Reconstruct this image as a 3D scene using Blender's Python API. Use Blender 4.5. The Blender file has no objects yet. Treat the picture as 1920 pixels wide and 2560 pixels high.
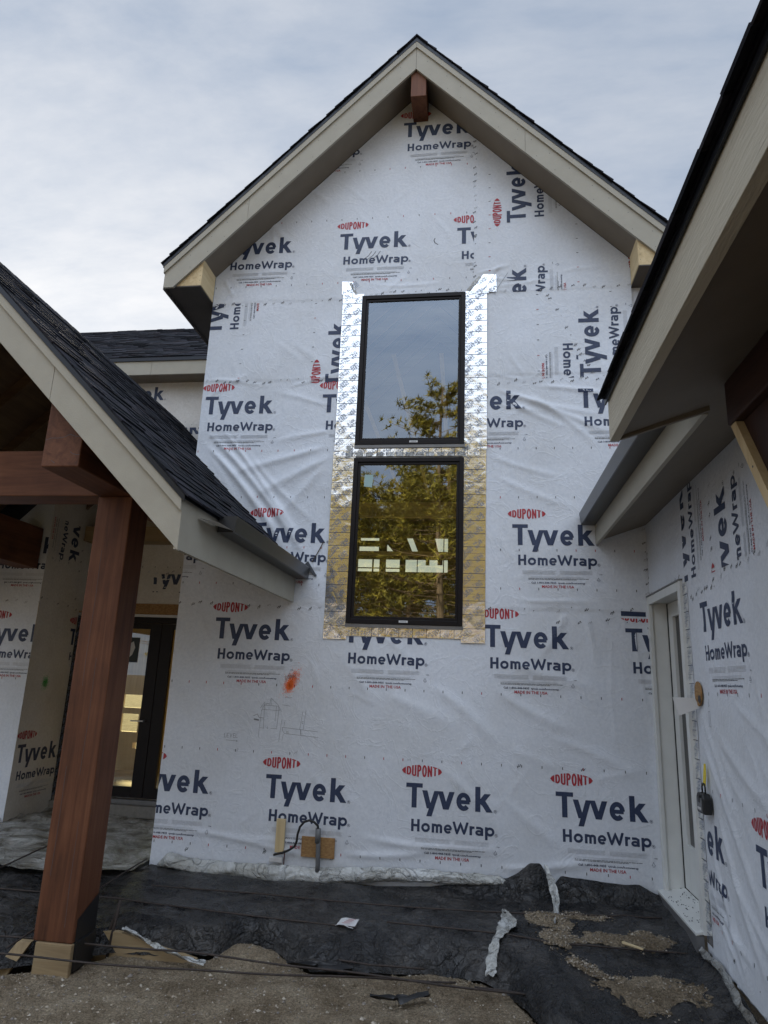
import bpy, bmesh, math, random
import numpy as np
from mathutils import Vector, Matrix
R_ = math.radians
rnd = random.Random(7)
scn = bpy.context.scene
COL = scn.collection

# ---------------------------------------------------------------- camera
f = 1679.27
RM = Matrix(((0.98963, -0.00401, -0.14358), (0.0, 0, 0), (0, 0, 0)))
def cam_axes():
    V = np.array((1222 - 960., -5300 - 1280.)); D = np.array((1197 - 960., 1718 - 1280.))
    ff = math.sqrt(-(V @ D))
    up = np.array([V[0], -V[1], ff]); up /= np.linalg.norm(up)
    fw = np.array([D[0], -D[1], ff]); fw /= np.linalg.norm(fw)
    rt = np.cross(fw, up)
    if rt[0] < 0: rt = -rt
    return ff, np.array([rt, fw, up])
f, RR = cam_axes()
cd = bpy.data.cameras.new('camera'); cam = bpy.data.objects.new('camera', cd); COL.objects.link(cam)
M = Matrix(((RR[0][0], RR[0][1], -RR[0][2], 0), (RR[1][0], RR[1][1], -RR[1][2], 0), (RR[2][0], RR[2][1], -RR[2][2], 1.6), (0, 0, 0, 1)))
cam.matrix_world = M
cd.sensor_fit = 'VERTICAL'; cd.sensor_height = 36; cd.lens = 36 * f / 2560
cd.clip_start = 0.05; cd.clip_end = 3000
scn.camera = cam
scn.render.resolution_x = 768; scn.render.resolution_y = 1024
# ---------------------------------------------------------------- light
SUN_EL, SUN_AZ = R_(26), R_(-32)            # azimuth from +Y towards +X
sdir = Vector((math.sin(SUN_AZ) * math.cos(SUN_EL), math.cos(SUN_AZ) * math.cos(SUN_EL), math.sin(SUN_EL)))
world = bpy.data.worlds.new('World'); scn.world = world; world.use_nodes = True
nt = world.node_tree; nt.nodes.clear(); N = nt.nodes.new; L = nt.links.new
out = N('ShaderNodeOutputWorld')
sky = N('ShaderNodeTexSky'); sky.sky_type = 'NISHITA'; sky.sun_disc = False
sky.sun_elevation = SUN_EL; sky.sun_rotation = SUN_AZ
bg1 = N('ShaderNodeBackground'); bg1.inputs[1].default_value = 0.10; L(sky.outputs[0], bg1.inputs[0])
tc = N('ShaderNodeTexCoord'); sep = N('ShaderNodeSeparateXYZ'); L(tc.outputs['Generated'], sep.inputs[0])
def mth(op, a, b=None, c=None, clamp=False):
    n = N('ShaderNodeMath'); n.operation = op; n.use_clamp = clamp
    for i, x in enumerate((a, b, c)):
        if x is None: continue
        if isinstance(x, (int, float)): n.inputs[i].default_value = x
        else: L(x, n.inputs[i])
    return n.outputs[0]
den = mth('ADD', mth('MAXIMUM', sep.outputs[2], 0.0), 0.22)
cx = mth('DIVIDE', sep.outputs[0], den); cy = mth('DIVIDE', sep.outputs[1], den)
cmb = N('ShaderNodeCombineXYZ'); L(cx, cmb.inputs[0]); L(mth('MULTIPLY', cy, 2.1), cmb.inputs[1])
n1 = N('ShaderNodeTexNoise'); n1.inputs['Scale'].default_value = 1.7; n1.inputs['Detail'].default_value = 8; n1.inputs['Roughness'].default_value = 0.62; n1.inputs['Distortion'].default_value = 0.35
L(cmb.outputs[0], n1.inputs[0])
n2 = N('ShaderNodeTexNoise'); n2.inputs['Scale'].default_value = 6.5; n2.inputs['Detail'].default_value = 6; n2.inputs['Roughness'].default_value = 0.6
L(cmb.outputs[0], n2.inputs[0])
mixn = mth('ADD', mth('MULTIPLY', n1.outputs[0], 0.75), mth('MULTIPLY', n2.outputs[0], 0.25))
cr = N('ShaderNodeValToRGB'); L(mixn, cr.inputs[0])
cr.color_ramp.elements[0].position = 0.35; cr.color_ramp.elements[0].color = (0.35, 0.43, 0.56, 1)
cr.color_ramp.elements[1].position = 0.66; cr.color_ramp.elements[1].color = (0.62, 0.66, 0.73, 1)
# brighter cloud round the veiled sun, low on the left; the open sky behind the viewer is brighter too
gd = N('ShaderNodeVectorMath'); gd.operation = 'DOT_PRODUCT'; L(tc.outputs['Generated'], gd.inputs[0])
sv = Vector((-0.52, 0.80, 0.22)).normalized(); gd.inputs[1].default_value = sv
glow = mth('POWER', mth('MAXIMUM', gd.outputs['Value'], 0.0), 9.0)
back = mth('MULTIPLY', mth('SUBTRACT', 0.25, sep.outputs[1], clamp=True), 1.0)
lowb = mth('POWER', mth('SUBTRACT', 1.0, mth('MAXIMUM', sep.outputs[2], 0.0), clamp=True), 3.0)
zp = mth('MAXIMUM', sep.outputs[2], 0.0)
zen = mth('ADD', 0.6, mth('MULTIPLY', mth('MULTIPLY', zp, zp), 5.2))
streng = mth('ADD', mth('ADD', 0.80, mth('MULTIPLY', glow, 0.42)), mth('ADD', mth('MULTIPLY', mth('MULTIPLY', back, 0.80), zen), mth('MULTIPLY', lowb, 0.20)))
warm = N('ShaderNodeMix'); warm.data_type = 'RGBA'; warm.blend_type = 'MULTIPLY'; L(glow, warm.inputs[0]); L(cr.outputs[0], warm.inputs[6]); warm.inputs[7].default_value = (1.0, 0.95, 0.86, 1)
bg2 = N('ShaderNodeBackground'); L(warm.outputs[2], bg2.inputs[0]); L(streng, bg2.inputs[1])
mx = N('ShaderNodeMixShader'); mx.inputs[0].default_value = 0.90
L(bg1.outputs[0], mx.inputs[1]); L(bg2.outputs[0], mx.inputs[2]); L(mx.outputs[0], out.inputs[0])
sl = bpy.data.lights.new('sun', 'SUN'); sl.energy = 4.8; sl.angle = R_(8); sl.color = (1.0, 0.88, 0.70)
so = bpy.data.objects.new('sun', sl); COL.objects.link(so); so.rotation_euler = (-sdir).to_track_quat('-Z', 'Y').to_euler()
scn.view_settings.view_transform = 'Standard'; scn.view_settings.look = 'None'
scn.view_settings.exposure = 0.35; scn.view_settings.gamma = 1.0

# ---------------------------------------------------------------- materials
def newmat(name):
    m = bpy.data.materials.new(name); m.use_nodes = True
    return m, m.node_tree, m.node_tree.nodes['Principled BSDF']
def tex(nt, kind, **kw):
    n = nt.nodes.new('ShaderNodeTex' + kind)
    for k, v in kw.items():
        if k in n.inputs: n.inputs[k].default_value = v
        else: setattr(n, k, v)
    return n
def coords(nt, scale=(1, 1, 1), rot=(0, 0, 0)):
    t = nt.nodes.new('ShaderNodeTexCoord'); mp = nt.nodes.new('ShaderNodeMapping')
    mp.inputs['Scale'].default_value = scale; mp.inputs['Rotation'].default_value = rot
    nt.links.new(t.outputs['Object'], mp.inputs[0]); return mp.outputs[0]
def ramp(nt, src, stops):
    r = nt.nodes.new('ShaderNodeValToRGB'); e = r.color_ramp.elements
    while len(e) < len(stops): e.new(0.5)
    for i, (p, c) in enumerate(stops): e[i].position = p; e[i].color = (*c, 1)
    nt.links.new(src, r.inputs[0]); return r.outputs[0]
def bump(nt, b, src, strength, dist=0.01, prev=None):
    n = nt.nodes.new('ShaderNodeBump'); n.inputs['Strength'].default_value = strength; n.inputs['Distance'].default_value = dist
    nt.links.new(src, n.inputs['Height'])
    if prev: nt.links.new(prev, n.inputs['Normal'])
    if b: nt.links.new(n.outputs[0], b.inputs['Normal'])
    return n.outputs[0]
def simple(name, c1, c2=None, rough=0.6, scale=8, bs=0.0, bscale=60, metal=0.0, stretch=(1, 1, 1), spec=0.5, bd=0.004):
    m, nt, b = newmat(name); c2 = c2 or c1; v = coords(nt, stretch)
    n = tex(nt, 'Noise', Scale=scale, Detail=7, Roughness=0.62); nt.links.new(v, n.inputs[0])
    nt.links.new(ramp(nt, n.outputs[0], [(0.3, c1), (0.7, c2)]), b.inputs['Base Color'])
    b.inputs['Roughness'].default_value = rough; b.inputs['Metallic'].default_value = metal
    b.inputs['Specular IOR Level'].default_value = spec
    if bs:
        n2 = tex(nt, 'Noise', Scale=bscale, Detail=5, Roughness=0.6); nt.links.new(v, n2.inputs[0]); bump(nt, b, n2.outputs[0], bs, bd)
    return m
def wrapmat(name, c1, c2, dirt=0.5):
    m, nt, b = newmat(name); v = coords(nt)
    n = tex(nt, 'Noise', Scale=34, Detail=8, Roughness=0.7); nt.links.new(v, n.inputs[0])
    n0 = tex(nt, 'Noise', Scale=1.1, Detail=5, Roughness=0.6); nt.links.new(v, n0.inputs[0])
    base = ramp(nt, n.outputs[0], [(0.32, c1), (0.68, c2)])
    mxx = nt.nodes.new('ShaderNodeMix'); mxx.data_type = 'RGBA'; mxx.blend_type = 'MULTIPLY'
    mxx.inputs[0].default_value = dirt
    nt.links.new(base, mxx.inputs[6]); nt.links.new(ramp(nt, n0.outputs[0], [(0.35, (0.80, 0.78, 0.74)), (0.6, (1, 1, 1))]), mxx.inputs[7])
    nt.links.new(mxx.outputs[2], b.inputs['Base Color']); b.inputs['Roughness'].default_value = 0.5
    b.inputs['Specular IOR Level'].default_value = 0.35
    w = tex(nt, 'Noise', Scale=7, Detail=6, Roughness=0.55, Distortion=1.2); nt.links.new(v, w.inputs[0])
    p = bump(nt, None, w.outputs[0], 0.20, 0.02)
    cn = tex(nt, 'Noise', Scale=2.6, Detail=5, Roughness=0.5, Distortion=1.6); nt.links.new(v, cn.inputs[0])
    ab = nt.nodes.new('ShaderNodeMath'); ab.operation = 'SUBTRACT'; nt.links.new(cn.outputs[0], ab.inputs[0]); ab.inputs[1].default_value = 0.5
    ac = nt.nodes.new('ShaderNodeMath'); ac.operation = 'ABSOLUTE'; nt.links.new(ab.outputs[0], ac.inputs[0])
    mr = nt.nodes.new('ShaderNodeMapRange'); nt.links.new(ac.outputs[0], mr.inputs[0]); mr.inputs[2].default_value = 0.030; mr.inputs[3].default_value = 1; mr.inputs[4].default_value = 0
    p = bump(nt, None, mr.outputs[0], 0.22, 0.006, p); f1 = tex(nt, 'Noise', Scale=110, Detail=4); nt.links.new(v, f1.inputs[0])
    bump(nt, b, f1.outputs[0], 0.08, 0.003, p)
    return m
def inkmat(name, c, rough=0.55):
    m, nt, b = newmat(name); v = coords(nt)
    n = tex(nt, 'Noise', Scale=45, Detail=7, Roughness=0.75); nt.links.new(v, n.inputs[0])
    nt.links.new(ramp(nt, n.outputs[0], [(0.35, c), (0.62, tuple(min(1, x * 1.25 + 0.012) for x in c)), (0.76, tuple(min(1, x * 1.5 + 0.05) for x in c))]), b.inputs['Base Color'])
    b.inputs['Roughness'].default_value = rough; return m
def woodmat(name, axis, c1, c2, c3, rough=0.6, ring=1.0):
    m, nt, b = newmat(name); s = [1, 1, 1]; s['xyz'.index(axis)] = 0.06
    v = coords(nt, tuple(s)); n = tex(nt, 'Noise', Scale=16 * ring, Detail=9, Roughness=0.68, Distortion=0.6); nt.links.new(v, n.inputs[0])
    v2 = coords(nt, (1, 1, 1)); n2 = tex(nt, 'Noise', Scale=2.2, Detail=4); nt.links.new(v2, n2.inputs[0])
    a = nt.nodes.new('ShaderNodeMath'); a.operation = 'MULTIPLY_ADD'; nt.links.new(n2.outputs[0], a.inputs[0]); a.inputs[1].default_value = 0.5
    h = nt.nodes.new('ShaderNodeMath'); h.operation = 'MULTIPLY_ADD'; nt.links.new(n.outputs[0], h.inputs[0]); h.inputs[1].default_value = 0.75; h.inputs[2].default_value = -0.1
    nt.links.new(h.outputs[0], a.inputs[2])
    nt.links.new(ramp(nt, a.outputs[0], [(0.33, c1), (0.52, c2), (0.75, c3)]), b.inputs['Base Color'])
    b.inputs['Roughness'].default_value = rough; b.inputs['Specular IOR Level'].default_value = 0.3
    n3 = tex(nt, 'Noise', Scale=60, Detail=6, Roughness=0.7); nt.links.new(v, n3.inputs[0]); bump(nt, b, n3.outputs[0], 0.25, 0.004)
    return m
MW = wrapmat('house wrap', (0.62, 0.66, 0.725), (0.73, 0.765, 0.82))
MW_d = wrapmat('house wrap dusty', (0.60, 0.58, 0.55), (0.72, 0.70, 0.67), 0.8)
NAVY = inkmat('navy ink', (0.016, 0.029, 0.072)); RED = inkmat('red ink', (0.33, 0.018, 0.030)); GREY = inkmat('grey ink', (0.40, 0.42, 0.45))
BLK = inkmat('tape print', (0.05, 0.055, 0.065)); ORANGE = inkmat('orange spray', (0.85, 0.14, 0.02)); PENC = inkmat('pencil', (0.16, 0.17, 0.19)); GREEN = inkmat('green spray', (0.03, 0.40, 0.06))
BLUEP = inkmat('foil print', (0.13, 0.17, 0.25)); LINEP = inkmat('foil rule', (0.04, 0.05, 0.07))
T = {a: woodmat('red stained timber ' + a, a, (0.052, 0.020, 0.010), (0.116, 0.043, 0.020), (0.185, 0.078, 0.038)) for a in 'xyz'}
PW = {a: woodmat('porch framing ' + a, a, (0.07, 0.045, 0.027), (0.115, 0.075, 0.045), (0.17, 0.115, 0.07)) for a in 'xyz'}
T_SHADE = {a: woodmat('shade toned timber ' + a, a, (0.022, 0.010, 0.008), (0.042, 0.019, 0.014), (0.065, 0.032, 0.022)) for a in 'xyz'}  # red timber with the shade under the overhang darkened into its colour
LUM = {a: woodmat('bare lumber ' + a, a, (0.46, 0.34, 0.18), (0.60, 0.47, 0.27), (0.70, 0.57, 0.35), 0.7) for a in 'xyz'}
RAW = {a: woodmat('framing ' + a, a, (0.22, 0.155, 0.085), (0.31, 0.23, 0.13), (0.39, 0.30, 0.18), 0.75) for a in 'xyz'}
OSB = simple('strand board', (0.20, 0.10, 0.035), (0.42, 0.25, 0.10), 0.7, 30, 0.4, 40, stretch=(1, 1, 2.2))
FASC = simple('painted fascia', (0.335, 0.31, 0.25), (0.375, 0.35, 0.285), 0.65, 5, 0.35, 140, bd=0.003)
FASG = simple('grained fascia', (0.42, 0.385, 0.30), (0.50, 0.46, 0.365), 0.65, 6, 0.9, 30, stretch=(3, 0.35, 3), bd=0.006)
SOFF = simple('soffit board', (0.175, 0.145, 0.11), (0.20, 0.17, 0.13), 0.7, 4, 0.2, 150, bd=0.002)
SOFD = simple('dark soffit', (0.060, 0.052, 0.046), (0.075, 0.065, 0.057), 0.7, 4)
SH = [simple('shingle %d' % i, c, tuple(x * 1.7 for x in c), 0.95, 55, 0.9, 260, bd=0.004, spec=0.2) for i, c in enumerate(((0.007, 0.008, 0.011), (0.012, 0.013, 0.018), (0.020, 0.020, 0.026), (0.017, 0.015, 0.018)))]
DRIP = simple('drip edge', (0.018, 0.020, 0.025), None, 0.35, 5, metal=0.5)
GUT = simple('bronze gutter', (0.055, 0.056, 0.058), (0.07, 0.07, 0.072), 0.32, 3, metal=0.5)
WINF = simple('dark window frame', (0.009, 0.007, 0.008), None, 0.45, 5, spec=0.22)
SILLM = simple('sill flange', (0.16, 0.16, 0.165), (0.2, 0.2, 0.2), 0.4, 12, metal=0.4)
WHITE = simple('white vinyl', (0.60, 0.61, 0.59), (0.66, 0.67, 0.65), 0.45, 6, 0.05, 40)
STICK = simple('sticker', (0.62, 0.62, 0.62), None, 0.5)
CYAN = simple('pale sticker', (0.32, 0.46, 0.45), None, 0.5)
REBM = simple('rusty steel', (0.020, 0.017, 0.016), (0.060, 0.042, 0.034), 0.75, 40, 0.5, 120)
PVCG = simple('grey conduit', (0.12, 0.125, 0.13), (0.15, 0.155, 0.16), 0.5)
RUB = simple('black rubber', (0.012, 0.012, 0.013), None, 0.45)
YEL = simple('yellow webbing', (0.62, 0.48, 0.02), (0.75, 0.6, 0.04), 0.6, 30)
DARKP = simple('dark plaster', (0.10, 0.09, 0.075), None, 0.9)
CONC = simple('concrete', (0.20, 0.19, 0.175), (0.28, 0.27, 0.25), 0.85, 20, 0.4, 60)
def glass(name, tint, refl, fac):
    m, nt, b = newmat(name); nt.nodes.remove(b); o = nt.nodes['Material Output']
    tr = nt.nodes.new('ShaderNodeBsdfTransparent'); tr.inputs[0].default_value = (*tint, 1)
    gl = nt.nodes.new('ShaderNodeBsdfGlossy'); gl.inputs[0].default_value = (*refl, 1); gl.inputs['Roughness'].default_value = 0.0
    v = coords(nt); n = tex(nt, 'Noise', Scale=1.6, Detail=1); nt.links.new(v, n.inputs[0]); nrm = bump(nt, None, n.outputs[0], 0.02, 0.01); nt.links.new(nrm, gl.inputs['Normal'])
    mxs = nt.nodes.new('ShaderNodeMixShader'); mxs.inputs[0].default_value = fac
    nt.links.new(tr.outputs[0], mxs.inputs[1]); nt.links.new(gl.outputs[0], mxs.inputs[2]); nt.links.new(mxs.outputs[0], o.inputs[0]); return m
GLS = glass('coated window glass', (0.78, 0.76, 0.50), (0.76, 0.86, 0.98), 0.21)
GLD = glass('door glass', (0.95, 0.92, 0.55), (0.8, 0.85, 0.85), 0.16)
def foilmat():
    m, nt, b = newmat('butyl foil tape'); v = coords(nt)
    b.inputs['Base Color'].default_value = (0.93, 0.94, 0.95, 1); b.inputs['Metallic'].default_value = 0.95; b.inputs['Roughness'].default_value = 0.16
    n = tex(nt, 'Noise', Scale=6, Detail=3, Distortion=1.8, Roughness=0.45); nt.links.new(v, n.inputs[0])
    n2 = tex(nt, 'Voronoi', Scale=9); nt.links.new(v, n2.inputs[0])
    p = bump(nt, None, n.outputs[0], 0.16, 0.02); bump(nt, b, n2.outputs[0], 0.07, 0.01, p); return m
FOIL = foilmat()
def crease(nt, v, scale, width, dist=1.5, detail=4):
    n = tex(nt, 'Noise', Scale=scale, Detail=detail, Roughness=0.5, Distortion=dist); nt.links.new(v, n.inputs[0])
    a = nt.nodes.new('ShaderNodeMath'); a.operation = 'SUBTRACT'; nt.links.new(n.outputs[0], a.inputs[0]); a.inputs[1].default_value = 0.5
    b = nt.nodes.new('ShaderNodeMath'); b.operation = 'ABSOLUTE'; nt.links.new(a.outputs[0], b.inputs[0])
    r = nt.nodes.new('ShaderNodeMapRange'); nt.links.new(b.outputs[0], r.inputs[0]); r.inputs[2].default_value = width; r.inputs[3].default_value = 1; r.inputs[4].default_value = 0
    return r.outputs[0]
def blackplastic():
    m, nt, b = newmat('black poly sheeting'); v = coords(nt)
    n = tex(nt, 'Noise', Scale=2.6, Detail=10, Roughness=0.70, Distortion=0.9); nt.links.new(v, n.inputs[0])
    n2 = tex(nt, 'Noise', Scale=40, Detail=8, Roughness=0.85); nt.links.new(v, n2.inputs[0])
    c1 = crease(nt, v, 3.5, 0.030, 2.0, 6); c2 = crease(nt, v, 9, 0.035, 1.5, 5)
    def M_(op, a, bb):
        q = nt.nodes.new('ShaderNodeMath'); q.operation = op
        for k, x in enumerate((a, bb)):
            if isinstance(x, (int, float)): q.inputs[k].default_value = x
            else: nt.links.new(x, q.inputs[k])
        return q.outputs[0]
    d = M_('MULTIPLY', ramp_f(nt, n.outputs[0], 0.46, 0.74), ramp_f(nt, n2.outputs[0], 0.30, 0.72))
    d = M_('ADD', M_('MULTIPLY', d, 1.0), M_('MULTIPLY', M_('ADD', M_('MULTIPLY', c1, 0.42), M_('MULTIPLY', c2, 0.16)), ramp_f(nt, n2.outputs[0], 0.44, 0.66)))
    q = nt.nodes.new('ShaderNodeClamp'); nt.links.new(d, q.inputs[0]); fac = q.outputs[0]
    mxx = nt.nodes.new('ShaderNodeMix'); mxx.data_type = 'RGBA'; nt.links.new(fac, mxx.inputs[0])
    mxx.inputs[6].default_value = (0.006, 0.0065, 0.008, 1); mxx.inputs[7].default_value = (0.145, 0.135, 0.125, 1)
    nt.links.new(mxx.outputs[2], b.inputs['Base Color'])
    r = nt.nodes.new('ShaderNodeMapRange'); nt.links.new(fac, r.inputs[0]); r.inputs[3].default_value = 0.26; r.inputs[4].default_value = 0.80; nt.links.new(r.outputs[0], b.inputs['Roughness'])
    w = tex(nt, 'Noise', Scale=5, Detail=8, Distortion=1.6, Roughness=0.6); nt.links.new(v, w.inputs[0]); p = bump(nt, None, w.outputs[0], 0.9, 0.045)
    p = bump(nt, None, c1, 0.9, 0.014, p); p = bump(nt, None, c2, 0.7, 0.006, p); bump(nt, b, n2.outputs[0], 0.2, 0.005, p); return m
def ramp_f(nt, src, a, b_):
    r = nt.nodes.new('ShaderNodeMapRange'); nt.links.new(src, r.inputs[0]); r.inputs[1].default_value = a; r.inputs[2].default_value = b_; return r.outputs[0]
BPL = blackplastic()
def clearplastic(name, c, tr, dirty):
    m, nt, b = newmat(name); v = coords(nt); o = nt.nodes['Material Output']
    n = tex(nt, 'Noise', Scale=2.2, Detail=8, Distortion=1.5, Roughness=0.6); nt.links.new(v, n.inputs[0])
    c1 = crease(nt, v, 3.0, 0.035, 2.2, 5); c2 = crease(nt, v, 10, 0.04, 1.5, 4)
    nt.links.new(ramp(nt, n.outputs[0], [(0.36, dirty), (0.50, tuple((x + y) / 2 for x, y in zip(c, dirty))), (0.64, c)]), b.inputs['Base Color']); b.inputs['Roughness'].default_value = 0.18
    p = bump(nt, None, n.outputs[0], 1.0, 0.06); p = bump(nt, None, c1, 0.9, 0.014, p); bump(nt, b, c2, 0.7, 0.006, p)
    t = nt.nodes.new('ShaderNodeBsdfTransparent'); mxs = nt.nodes.new('ShaderNodeMixShader'); mxs.inputs[0].default_value = tr
    nt.links.new(b.outputs[0], mxs.inputs[1]); nt.links.new(t.outputs[0], mxs.inputs[2]); nt.links.new(mxs.outputs[0], o.inputs[0]); return m
CPL = clearplastic('clear poly sheeting', (0.55, 0.55, 0.52), 0.05, (0.15, 0.135, 0.105))
CPR = clearplastic('milky poly sheeting', (0.62, 0.64, 0.64), 0.0, (0.42, 0.42, 0.39))
CPS = clearplastic('soiled poly sheeting', (0.40, 0.41, 0.40), 0.0, (0.16, 0.15, 0.13))
def dirtmat():
    m, nt, b = newmat('sandy gravel'); v = coords(nt)
    n = tex(nt, 'Noise', Scale=3.5, Detail=10, Roughness=0.72); nt.links.new(v, n.inputs[0])
    n2 = tex(nt, 'Voronoi', Scale=60); nt.links.new(v, n2.inputs[0]); n3 = tex(nt, 'Noise', Scale=75, Detail=8, Roughness=0.85); nt.links.new(v, n3.inputs[0])
    c = ramp(nt, n.outputs[0], [(0.30, (0.20, 0.155, 0.105)), (0.45, (0.31, 0.25, 0.18)), (0.58, (0.42, 0.35, 0.26)), (0.72, (0.52, 0.445, 0.345))])
    mxx = nt.nodes.new('ShaderNodeMix'); mxx.data_type = 'RGBA'; mxx.blend_type = 'MULTIPLY'; mxx.inputs[0].default_value = 0.9
    nt.links.new(c, mxx.inputs[6]); nt.links.new(ramp(nt, n3.outputs[0], [(0.36, (0.30, 0.29, 0.28)), (0.50, (0.85, 0.84, 0.80)), (0.64, (1.45, 1.4, 1.32))]), mxx.inputs[7])
    nt.links.new(mxx.outputs[2], b.inputs['Base Color']); b.inputs['Roughness'].default_value = 0.95; b.inputs['Specular IOR Level'].default_value = 0.12
    n4 = tex(nt, 'Noise', Scale=18, Detail=6, Roughness=0.7); nt.links.new(v, n4.inputs[0])
    p = bump(nt, None, n4.outputs[0], 1.0, 0.07); p = bump(nt, None, n2.outputs[0], 0.8, 0.014, p); bump(nt, b, n3.outputs[0], 0.9, 0.012, p); return m
DIRT = dirtmat()
PEB = [simple('pebble %d' % i, c, tuple(x * 1.35 for x in c), 0.9, 60) for i, c in enumerate(((0.32, 0.275, 0.215), (0.19, 0.17, 0.15), (0.38, 0.34, 0.28)))]
NEED = [simple('pine needles %d' % i, c, tuple(x * 1.6 for x in c), 0.6, 3) for i, c in enumerate(((0.24, 0.20, 0.025), (0.52, 0.42, 0.06)))]
BARK = simple('pine bark', (0.32, 0.21, 0.11), (0.55, 0.38, 0.20), 0.9, 14, 0.8, 20, stretch=(1, 1, 0.25))

# ---------------------------------------------------------------- helpers
def meta(o, label=None, cat=None, group=None, kind=None):
    for k, v in (('label', label), ('category', cat), ('group', group), ('kind', kind)):
        if v: o[k] = v
    return o
def thing(name, label, cat, loc=(0, 0, 0), group=None):
    o = bpy.data.objects.new(name, None); COL.objects.link(o); o.location = loc; o.empty_display_size = 0.2
    return meta(o, label, cat, group)
def link(me, name, parent=None, local=False):
    o = bpy.data.objects.new(name, me); COL.objects.link(o)
    if parent is not None:
        o.parent = parent
        if parent.type == 'EMPTY' and not local: o.matrix_parent_inverse = Matrix.Translation(-Vector(parent.location))
    return o
class MB:
    def __init__(s): s.v = []; s.f = []; s.m = []; s.mats = []
    def mi(s, mat):
        if mat not in s.mats: s.mats.append(mat)
        return s.mats.index(mat)
    def poly(s, pts, mat):
        b = len(s.v); s.v += [tuple(map(float, p)) for p in pts]; s.f.append(tuple(range(b, b + len(pts)))); s.m.append(s.mi(mat))
    def mesh(s, vs, fs, mat):
        b = len(s.v); s.v += [tuple(map(float, p)) for p in vs]; k = s.mi(mat)
        for q in fs: s.f.append(tuple(i + b for i in q)); s.m.append(k)
    def prism(s, pts, ext, mat):
        pts = [Vector(p) for p in pts]; e = Vector(ext); n = len(pts)
        vs = pts + [p + e for p in pts]
        fs = [tuple(range(n - 1, -1, -1)), tuple(range(n, 2 * n))] + [(i, (i + 1) % n, n + (i + 1) % n, n + i) for i in range(n)]
        nrm = Vector((0, 0, 0))
        for i in range(n): nrm += pts[i].cross(pts[(i + 1) % n])
        if nrm.dot(e) < 0: fs = [q[::-1] for q in fs]
        s.mesh(vs, fs, mat)
    def box(s, a, b, mat):
        x0, x1 = sorted((a[0], b[0])); y0, y1 = sorted((a[1], b[1])); z0, z1 = sorted((a[2], b[2]))
        s.prism([(x0, y0, z0), (x1, y0, z0), (x1, y1, z0), (x0, y1, z0)], (0, 0, z1 - z0), mat)
    def pxz(s, poly, y0, y1, mat): s.prism([(x, y0, z) for x, z in poly], (0, y1 - y0, 0), mat)
    def pyz(s, poly, x0, x1, mat): s.prism([(x0, y, z) for y, z in poly], (x1 - x0, 0, 0), mat)
    def tube(s, pts, r, mat, n=8, r1=None, cap=True):
        pts = [Vector(p) for p in pts]; k = len(pts); vs = []; fs = []
        for i, p in enumerate(pts):
            d = (pts[min(i + 1, k - 1)] - pts[max(i - 1, 0)]).normalized()
            if i == 0: a = d.cross(Vector((0, 1, 0)) if abs(d.z) > .8 else Vector((0, 0, 1)))
            else: a = a - d * a.dot(d)
            a.normalize(); b = d.cross(a); rr = r if r1 is None else r + (r1 - r) * i / (k - 1)
            for j in range(n):
                t = 2 * math.pi * j / n; vs.append(p + a * math.cos(t) * rr + b * math.sin(t) * rr)
        for i in range(k - 1):
            for j in range(n): fs.append((i * n + j, (i + 1) * n + j, (i + 1) * n + (j + 1) % n, i * n + (j + 1) % n))
        if cap: fs += [tuple(range(n)), tuple(range((k - 1) * n, k * n))[::-1]]
        s.mesh(vs, fs, mat)
    def build(s, name, parent=None, label=None, bevel=0, smooth=False, local=False, **kw):
        me = bpy.data.meshes.new(name); me.from_pydata(s.v, [], s.f)
        for m in s.mats: me.materials.append(m)
        me.polygons.foreach_set('material_index', s.m)
        if smooth: me.polygons.foreach_set('use_smooth', [True] * len(s.f))
        me.update(); o = link(me, name, parent, local)
        if bevel:
            bv = o.modifiers.new('b', 'BEVEL'); bv.width = bevel; bv.segments = 2; bv.limit_method = 'ANGLE'
        return meta(o, label, **kw)
def hash2(ix, iy, seed):
    h = (ix * 374761393 + iy * 668265263 + seed * 1442695041) & 0xffffffff
    h = ((h ^ (h >> 13)) * 1274126177) & 0xffffffff
    return ((h ^ (h >> 16)) & 0xffff) / 65535.0
def vnoise(x, y, seed=0):
    x = np.asarray(x, float); y = np.asarray(y, float)
    ix = np.floor(x).astype(np.int64); iy = np.floor(y).astype(np.int64); fx = x - ix; fy = y - iy
    fx = fx * fx * (3 - 2 * fx); fy = fy * fy * (3 - 2 * fy)
    a = hash2(ix, iy, seed); b = hash2(ix + 1, iy, seed); c = hash2(ix, iy + 1, seed); d = hash2(ix + 1, iy + 1, seed)
    return (a + (b - a) * fx) * (1 - fy) + (c + (d - c) * fx) * fy - 0.5
def fbm(x, y, oct=4, seed=0, gain=0.5):
    s = 0; a = 1; k = 1
    for i in range(oct): s = s + a * vnoise(x * k + i * 17.3, y * k - i * 9.1, seed + i); a *= gain; k *= 2.03
    return s
def ridged(x, y, oct=4, seed=0):
    s = 0; a = 1; k = 1
    for i in range(oct): s = s + a * (0.5 - np.abs(vnoise(x * k + i * 7.7, y * k + i * 3.3, seed + i)) * 2); a *= 0.5; k *= 2.1
    return s

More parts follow.
